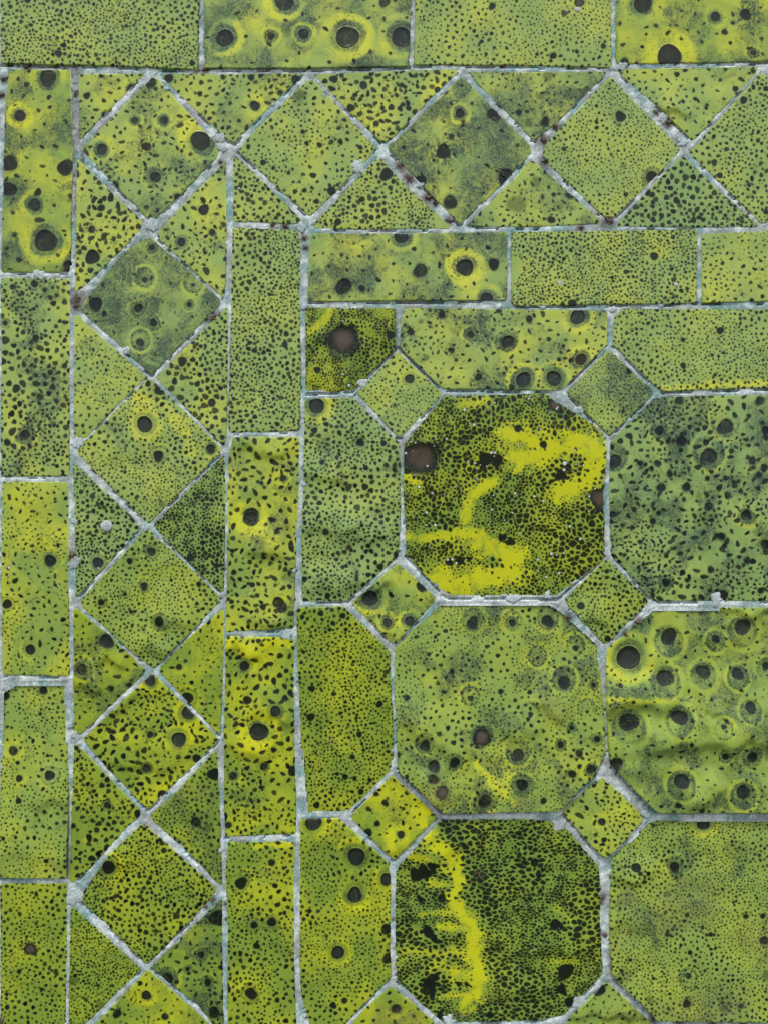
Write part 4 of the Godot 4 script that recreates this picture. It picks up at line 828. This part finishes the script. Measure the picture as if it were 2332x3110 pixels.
	var high := Image.create_from_data(W, H, false, Image.FORMAT_RF, a_high.to_byte_array())
	high.bump_map_to_normal_map(1.0)
	return [ImageTexture.create_from_image(albedo), ImageTexture.create_from_image(high)]

func pin(out: PackedByteArray, px: float, py: float, pr: float):
	# pinhole in the glaze that has filled with white grout
	var cx := (px - TX) * K
	var cy := (py - TY) * K
	var r := pr * K
	for y in range(max(0, int(cy - r * 1.6)), min(H, int(cy + r * 1.6) + 2)):
		for x in range(max(0, int(cx - r * 1.6)), min(W, int(cx + r * 1.6) + 2)):
			var d := Vector2(x + 0.5 - cx, y + 0.5 - cy).length() / r
			if d > 1.6 or owner_map[y * W + x] == 0: continue
			var i := (y * W + x) * 3
			var a := clampf((1.0 - d) * r * 1.2 + 0.5, 0.0, 1.0)
			var ring := clampf(1.0 - absf(d - 1.25) * 2.5, 0.0, 1.0) * 0.7
			for c in 3:
				var v: float = lerpf(out[i + c], [22, 28, 26][c], ring)
				out[i + c] = int(lerpf(v, [205, 212, 208][c], a))

func pinholes(out: PackedByteArray):
	for j in range(0, PINS.size(), 3): pin(out, PINS[j], PINS[j + 1], PINS[j + 2])
	for n in 190:
		var px := rng.randf_range(1230.0, 1835.0)
		var py := rng.randf_range(1205.0, 1810.0)
		var i := int((py - TY) * K) * W + int((px - TX) * K)
		if TILES[owner_map[i] - 1].key == 2 and a_dark[i] > 0.5: pin(out, px, py, rng.randf_range(1.5, 3.6))
	for n in 60:
		var px := rng.randf_range(1210.0, 1820.0)
		var py := rng.randf_range(2490.0, 3090.0)
		var i := int((py - TY) * K) * W + int((px - TX) * K)
		if owner_map[i] > 0 and TILES[owner_map[i] - 1].key == 1: pin(out, px, py, rng.randf_range(0.8, 1.3))

# ---------------------------------------------------------------- tiles

func tile_height(t, c: Vector2, p: Vector2) -> float:   # metres in front of the wall plane
	var h: float = t.proud * 0.001
	h += tan(deg_to_rad(t.up)) * (p.y - c.y) * S
	h += tan(deg_to_rad(t.side)) * (c.x - p.x) * S
	h += wave_noise.get_noise_2d(p.x * 0.75 + t.shift, p.y * 1.25) * 0.0005 * t.wave
	for r in t.ripples:
		var a := Vector2(r[0], r[1])
		var ab := Vector2(r[2], r[3]) - a
		var along := clampf((p - a).dot(ab) / ab.length_squared(), -0.6, 1.6)
		var fade := 1.0 - ramp(0.35, 0.85, absf(along - 0.5))
		var nrm := Vector2(-ab.y, ab.x).normalized()
		var d: float = (p - a).dot(nrm) + wave_noise.get_noise_2d(p.x * 1.6, p.y * 0.4 + 70.0) * 26.0
		d /= r[5]
		# rises slowly above the crest, drops quickly below it
		var shape := exp(-d * d / 12.0) if d < 0.0 else exp(-d * d)
		h += r[4] * 0.0019 * shape * fade
	return h

func make_tiles(wall: Node3D, sheets: Array):
	var mats := []
	for rough in [0.13, 0.20, 0.34]:
		var m := StandardMaterial3D.new()
		m.albedo_texture = sheets[0]
		m.normal_enabled = true
		m.normal_texture = sheets[1]
		m.normal_scale = 1.0
		m.roughness = rough
		m.metallic_specular = 0.36
		mats.append(m)
	var index := 0
	for t in TILES:
		index += 1
		t.shift = index * 37.0
		var p = t.p
		var n := int(p.size() / 2)
		var poly := []
		for k in n: poly.append(Vector2(p[2 * k], p[2 * k + 1]))
		var area := 0.0
		for k in n: area += poly[k].cross(poly[(k + 1) % n])
		if area < 0.0: poly.reverse()
		# outline: rounded corners, chipped edge
		var line := []
		for k in n:
			var a: Vector2 = poly[k]
			var b: Vector2 = poly[(k + 1) % n]
			var prev: Vector2 = poly[(k + n - 1) % n]
			var l := a.distance_to(b)
			var back := (prev - a).normalized()
			var ahead := (b - a).normalized()
			var cut := minf(5.0, minf(l, a.distance_to(prev)) * 0.3)
			line.append(a + back * cut * 0.35 + ahead * cut * 0.35)
			var steps := maxi(1, int(l / 7.0))
			for s in range(1, steps): line.append(a.lerp(b, s / float(steps)))
		var c := Vector2.ZERO
		for v in line: c += v
		c /= line.size()
		var m := line.size()
		var verts := PackedVector3Array()
		var norms := PackedVector3Array()
		var uvs := PackedVector2Array()
		var tangents := PackedFloat32Array()
		# rings: [inset px, share towards centre, drop mm, outward lean of the normal]
		var rings := [[0.0, 0.0, 9.0, 4.0], [0.0, 0.0, 0.8, 1.2], [1.0, 0.0, 0.28, 0.5], [2.6, 0.0, 0.06, 0.16], [6.0, 0.0, 0.0, 0.03], [0.0, 0.16, 0.0, 0.0], [0.0, 0.34, 0.0, 0.0], [0.0, 0.52, 0.0, 0.0], [0.0, 0.7, 0.0, 0.0], [0.0, 0.86, 0.0, 0.0]]
		if t.ripples.size() > 0:
			rings = rings.slice(0, 5)
			for k in range(1, 24): rings.append([0.0, k / 24.0, 0.0, 0.0])
			rings[5][1] = 0.05
		for ring in rings:
			for v in line:
				var inward: Vector2 = (c - v).normalized()
				var chip := edge_noise.get_noise_2d(v.x + index * 13.0, v.y) * 2.6
				chip += maxf(0.0, edge_noise.get_noise_2d(v.x * 0.4 + 900.0, v.y * 0.4 + index * 9.0) - 0.42) * 22.0
				var q: Vector2 = v + inward * (ring[0] + chip)
				if ring[1] > 0.0: q = v.lerp(c, ring[1])
				push(verts, norms, uvs, tangents, t, c, q, ring[2] * 0.001, -inward * ring[3])
		push(verts, norms, uvs, tangents, t, c, c, 0.0, Vector2.ZERO)
		var idx := PackedInt32Array()
		for r in rings.size() - 1:
			for k in m:
				var a := r * m + k
				var b := r * m + (k + 1) % m
				idx.append_array([a, b, a + m, b, b + m, a + m])
		var last := (rings.size() - 1) * m
		for k in m: idx.append_array([last + k, last + (k + 1) % m, verts.size() - 1])
		var arr := []
		arr.resize(Mesh.ARRAY_MAX)
		arr[Mesh.ARRAY_VERTEX] = verts
		arr[Mesh.ARRAY_NORMAL] = norms
		arr[Mesh.ARRAY_TEX_UV] = uvs
		arr[Mesh.ARRAY_TANGENT] = tangents
		arr[Mesh.ARRAY_INDEX] = idx
		var mesh := ArrayMesh.new()
		mesh.add_surface_from_arrays(Mesh.PRIMITIVE_TRIANGLES, arr)
		mesh.surface_set_material(0, mats[t.gloss])
		var o := MeshInstance3D.new()
		o.name = t.name
		o.mesh = mesh
		if t.label != "": o.set_meta("label", t.label)
		wall.add_child(o, true)
		tile_nodes.append(o)

func push(verts, norms, uvs, tangents, t, c: Vector2, q: Vector2, drop: float, lean: Vector2):
	var e := 3.0
	var h := tile_height(t, c, q)
	var gx := (tile_height(t, c, q + Vector2(e, 0)) - h) / (e * S)
	var gy := (tile_height(t, c, q + Vector2(0, e)) - h) / (e * S)
	verts.append(Vector3(wx(q.x), wy(q.y), h - drop))
	norms.append(Vector3(-gx + lean.x, gy - lean.y, 1.0).normalized())
	uvs.append(Vector2((q.x - TX) / TW, (q.y - TY) / TH))
	tangents.append_array([1.0, 0.0, 0.0, 1.0])

# ---------------------------------------------------------------- grout and wall body

func grout_material() -> StandardMaterial3D:
	var w := 384
	var n1 := noise_sheet(w, w, 41, 0.30, 3, 8.0, 0.1)
	var n2 := noise_sheet(w, w, 42, 0.05, 3, 12.0, 0.05)
	var out := PackedByteArray()
	out.resize(w * w * 3)
	var high := PackedFloat32Array()
	high.resize(w * w)
	for i in w * w:
		var a := n1[i] / 255.0
		var b := n2[i] / 255.0
		var v := 0.86 + 0.46 * (a - 0.5) + 0.14 * (b - 0.5)
		for c in 3: out[i * 3 + c] = int(clampf(v, 0.0, 1.0) * 255.0)
		high[i] = a * 1.0 + b * 1.6
	var hi := Image.create_from_data(w, w, false, Image.FORMAT_RF, high.to_byte_array())
	hi.bump_map_to_normal_map(0.45)
	var m := StandardMaterial3D.new()
	m.albedo_texture = ImageTexture.create_from_image(Image.create_from_data(w, w, false, Image.FORMAT_RGB8, out))
	m.normal_enabled = true
	m.normal_texture = ImageTexture.create_from_image(hi)
	m.vertex_color_use_as_albedo = true
	m.roughness = 0.92
	m.metallic_specular = 0.3
	return m

var grout_mat: StandardMaterial3D

func grout_color(p: Vector2) -> Color:
	var a := tone_noise.get_noise_2d(p.x, p.y)
	var b := tone_noise.get_noise_2d(p.x * 2.3 + 800.0, p.y * 2.3)
	var c := grout_noise.get_noise_2d(p.x * 0.8 + 300.0, p.y * 0.8)
	var grey := Color(0.50, 0.54, 0.54)
	var teal := Color(0.34, 0.53, 0.52)
	var pale := Color(0.84, 0.94, 0.93)
	var col := grey.lerp(teal, clampf(0.45 + a * 1.6, 0.0, 1.0))
	col = col.lerp(pale, clampf(0.22 + b * 1.5 + c * 0.9, 0.0, 1.0))
	for j in range(0, PALE.size(), 3):
		var pd: float = Vector2(p.x - PALE[j], p.y - PALE[j + 1]).length() / PALE[j + 2]
		if pd < 1.0: col = col.lerp(pale, clampf((1.0 - pd) * 1.6 + c * 0.8, 0.0, 0.95))
	var d := 0.0
	for j in range(0, DIRT.size(), 3):
		var dd: float = Vector2(p.x - DIRT[j], p.y - DIRT[j + 1]).length() / (DIRT[j + 2] * 2.0)
		if dd < 1.0: d = maxf(d, (1.0 - dd) * 1.3 + c * 0.6)
	if p.x < 260.0 and p.x > 190.0 and p.y < 700.0: d = maxf(d, 0.45 + c)
	return col.lerp(Color(0.17, 0.135, 0.115), clampf(d, 0.0, 0.9))

func make_grout(wall: Node3D):
	var step := 4.0
	var nx := int((TW + 40.0) / step)
	var ny := int((TH - 10.0) / step)
	var ids := PackedInt32Array()
	ids.resize(nx * ny)
	var deep := PackedByteArray()
	deep.resize(nx * ny)
	for j in ny:
		for i in nx:
			var px := TX - 20.0 + i * step
			var py := TY + j * step
			var o := owner_at(px, py)
			if o != 0 and owner_at(px - 9, py) == o and owner_at(px + 9, py) == o and owner_at(px, py - 9) == o and owner_at(px, py + 9) == o:
				deep[j * nx + i] = 1
			ids[j * nx + i] = -1
	var verts := PackedVector3Array()
	var uvs := PackedVector2Array()
	var cols := PackedColorArray()
	var idx := PackedInt32Array()
	for j in ny - 1:
		for i in nx - 1:
			var k := j * nx + i
			if deep[k] + deep[k + 1] + deep[k + nx] + deep[k + nx + 1] == 4: continue
			var q := []
			for d in [0, 1, nx, nx + 1]:
				var kk: int = k + d
				if ids[kk] < 0:
					ids[kk] = verts.size()
					var px := TX - 20.0 + (kk % nx) * step
					var py := TY + int(kk / nx) * step
					var z := -0.0001 + grout_noise.get_noise_2d(px, py) * 0.00038 + tone_noise.get_noise_2d(px * 3.0, py * 3.0) * 0.0006
					var here := owner_at(px, py)
					var above := owner_at(px, py - 6.0)
					if here != 0: z -= 0.0004
					if here == 0 and above != 0:
						var proud: float = TILES[above - 1].proud
						if edge_noise.get_noise_2d(px * 0.25, py * 0.25 + 50.0) + proud * 0.28 > 0.30: z -= 0.0035
					verts.append(Vector3(wx(px), wy(py), z))
					uvs.append(Vector2(px, py) * K / 384.0)
					cols.append(grout_color(Vector2(px, py)))
				q.append(ids[kk])
			idx.append_array([q[0], q[1], q[2], q[1], q[3], q[2]])
	var norms := PackedVector3Array()
	norms.resize(verts.size())
	for t in range(0, idx.size(), 3):
		var n := (verts[idx[t + 2]] - verts[idx[t]]).cross(verts[idx[t + 1]] - verts[idx[t]])
		for c in 3: norms[idx[t + c]] += n
	for v in norms.size(): norms[v] = norms[v].normalized()
	var arr := []
	arr.resize(Mesh.ARRAY_MAX)
	arr[Mesh.ARRAY_VERTEX] = verts
	arr[Mesh.ARRAY_NORMAL] = norms
	arr[Mesh.ARRAY_TEX_UV] = uvs
	arr[Mesh.ARRAY_COLOR] = cols
	arr[Mesh.ARRAY_INDEX] = idx
	var mesh := ArrayMesh.new()
	mesh.add_surface_from_arrays(Mesh.PRIMITIVE_TRIANGLES, arr)
	mesh.surface_set_material(0, grout_mat)
	var o := MeshInstance3D.new()
	o.name = "grout"
	o.mesh = mesh
	o.set_meta("label", "pale blue-grey grout joints with brown dirt in places")
	wall.add_child(o, true)
	grout_node = o
	print("grout triangles ", idx.size() / 3)

func make_core(wall: Node3D):
	grout_mat = grout_material()
	var m := StandardMaterial3D.new()
	m.albedo_texture = grout_mat.albedo_texture
	m.albedo_color = Color(0.70, 0.76, 0.75)
	m.uv1_triplanar = true
	m.uv1_scale = Vector3(6, 6, 6)
	m.roughness = 0.95
	var b := BoxMesh.new()
	b.size = Vector3(3.0, 1.5, 0.12)
	b.material = m
	var o := MeshInstance3D.new()
	o.name = "masonry_core"
	o.mesh = b
	o.position = Vector3(0.0, 0.75, -0.0095 - 0.06)
	wall.add_child(o, true)

func make_ground():
	var m := StandardMaterial3D.new()
	var w := 256
	var a := noise_sheet(w, w, 61, 0.08, 4, 0.0, 0.0)
	var out := PackedByteArray()
	out.resize(w * w * 3)
	for i in w * w:
		var v := 0.75 + 0.5 * (a[i] / 255.0 - 0.5)
		out[i * 3] = int(112 * v); out[i * 3 + 1] = int(104 * v); out[i * 3 + 2] = int(90 * v)
	m.albedo_texture = ImageTexture.create_from_image(Image.create_from_data(w, w, false, Image.FORMAT_RGB8, out))
	m.uv1_scale = Vector3(12, 12, 12)
	m.roughness = 1.0
	var p := PlaneMesh.new()
	p.size = Vector2(16, 16)
	p.material = m
	var g := MeshInstance3D.new()
	g.name = "ground"
	g.mesh = p
	g.position = Vector3(0, 0, 7.6)
	g.set_meta("kind", "structure")
	add_child(g)

# ---------------------------------------------------------------- smears of grout, plugs, dirt

func lump(px: float, py: float, r: float, z: float, height: float, rough: float, mat: Material, tint: Callable, called: String, parent: Node):
	# a flattened, ragged blob with its rim sunk below the surface round it
	var m := 22
	var verts := PackedVector3Array()
	var uvs := PackedVector2Array()
	var cols := PackedColorArray()
	var idx := PackedInt32Array()
	var seed_ := rng.randf() * 1000.0
	var stretch := rng.randf_range(0.0, 0.35) * minf(1.0, rough * 2.0)
	var turn := rng.randf() * PI
	var rings := [[1.0, -1.2], [0.95, 0.35], [0.8, 0.8], [0.45, 1.0]]
	for g in rings:
		for k in m:
			var th := TAU * k / m
			var rr: float = r * g[0] * (1.0 + rough * edge_noise.get_noise_2d(cos(th) * 26.0 + seed_, sin(th) * 26.0) * 1.4 + stretch * cos(2.0 * (th - turn)))
			var q := Vector2(px + cos(th) * rr, py + sin(th) * rr)
			var bump: float = grout_noise.get_noise_2d(q.x * 2.0, q.y * 2.0 + seed_) * rough * 0.9 if g[1] > 0.0 else 0.0
			verts.append(Vector3(wx(q.x), wy(q.y), z + height * (g[1] + bump)))
			uvs.append(q * K / 384.0)
			cols.append(tint.call(q))
	verts.append(Vector3(wx(px), wy(py), z + height))
	uvs.append(Vector2(px, py) * K / 384.0)
	cols.append(tint.call(Vector2(px, py)))
	for g in rings.size() - 1:
		for k in m:
			var a := g * m + k
			var b := g * m + (k + 1) % m
			idx.append_array([a, b, a + m, b, b + m, a + m])
	for k in m: idx.append_array([(rings.size() - 1) * m + k, (rings.size() - 1) * m + (k + 1) % m, verts.size() - 1])
	var norms := PackedVector3Array()
	norms.resize(verts.size())
	for t in range(0, idx.size(), 3):
		var n := (verts[idx[t + 2]] - verts[idx[t]]).cross(verts[idx[t + 1]] - verts[idx[t]])
		if n.z < 0.0: n = -n
		for c in 3: norms[idx[t + c]] += n
	for v in norms.size(): norms[v] = norms[v].normalized()
	var arr := []
	arr.resize(Mesh.ARRAY_MAX)
	arr[Mesh.ARRAY_VERTEX] = verts
	arr[Mesh.ARRAY_NORMAL] = norms
	arr[Mesh.ARRAY_TEX_UV] = uvs
	arr[Mesh.ARRAY_COLOR] = cols
	arr[Mesh.ARRAY_INDEX] = idx
	var mesh := ArrayMesh.new()
	mesh.add_surface_from_arrays(Mesh.PRIMITIVE_TRIANGLES, arr)
	mesh.surface_set_material(0, mat)
	var o := MeshInstance3D.new()
	o.name = called
	o.mesh = mesh
	parent.add_child(o, true)

func make_bits(wall: Node3D):
	var pale := func(q): return Color(0.55, 0.64, 0.64).lerp(grout_color(q), 0.45)
	for j in range(0, SMEARS.size(), 3):
		lump(SMEARS[j], SMEARS[j + 1], SMEARS[j + 2] * 0.85, 0.0002, 0.00055, 0.42, grout_mat, pale, "grout_smear", grout_node)
	var white := func(_q): return Color(0.62, 0.66, 0.65)
	for j in range(0, PLUGS.size(), 3):
		lump(PLUGS[j], PLUGS[j + 1], PLUGS[j + 2] * 1.1, 0.0007, 0.0009, 0.10, grout_mat, white, "grout_plug", tile_nodes[maxi(owner_at(PLUGS[j], PLUGS[j + 1]) - 1, 0)])
	var earth := func(q):
		var c := grout_noise.get_noise_2d(q.x * 3.0, q.y * 3.0)
		return Color(0.11, 0.075, 0.055).lerp(Color(0.30, 0.22, 0.17), clampf(0.4 + c * 1.8, 0.0, 1.0))
	for j in range(0, DIRT.size(), 3):
		lump(DIRT[j], DIRT[j + 1], DIRT[j + 2] * 0.55, -0.0004, 0.0012, 1.2, grout_mat, earth, "dirt_clump", grout_node)
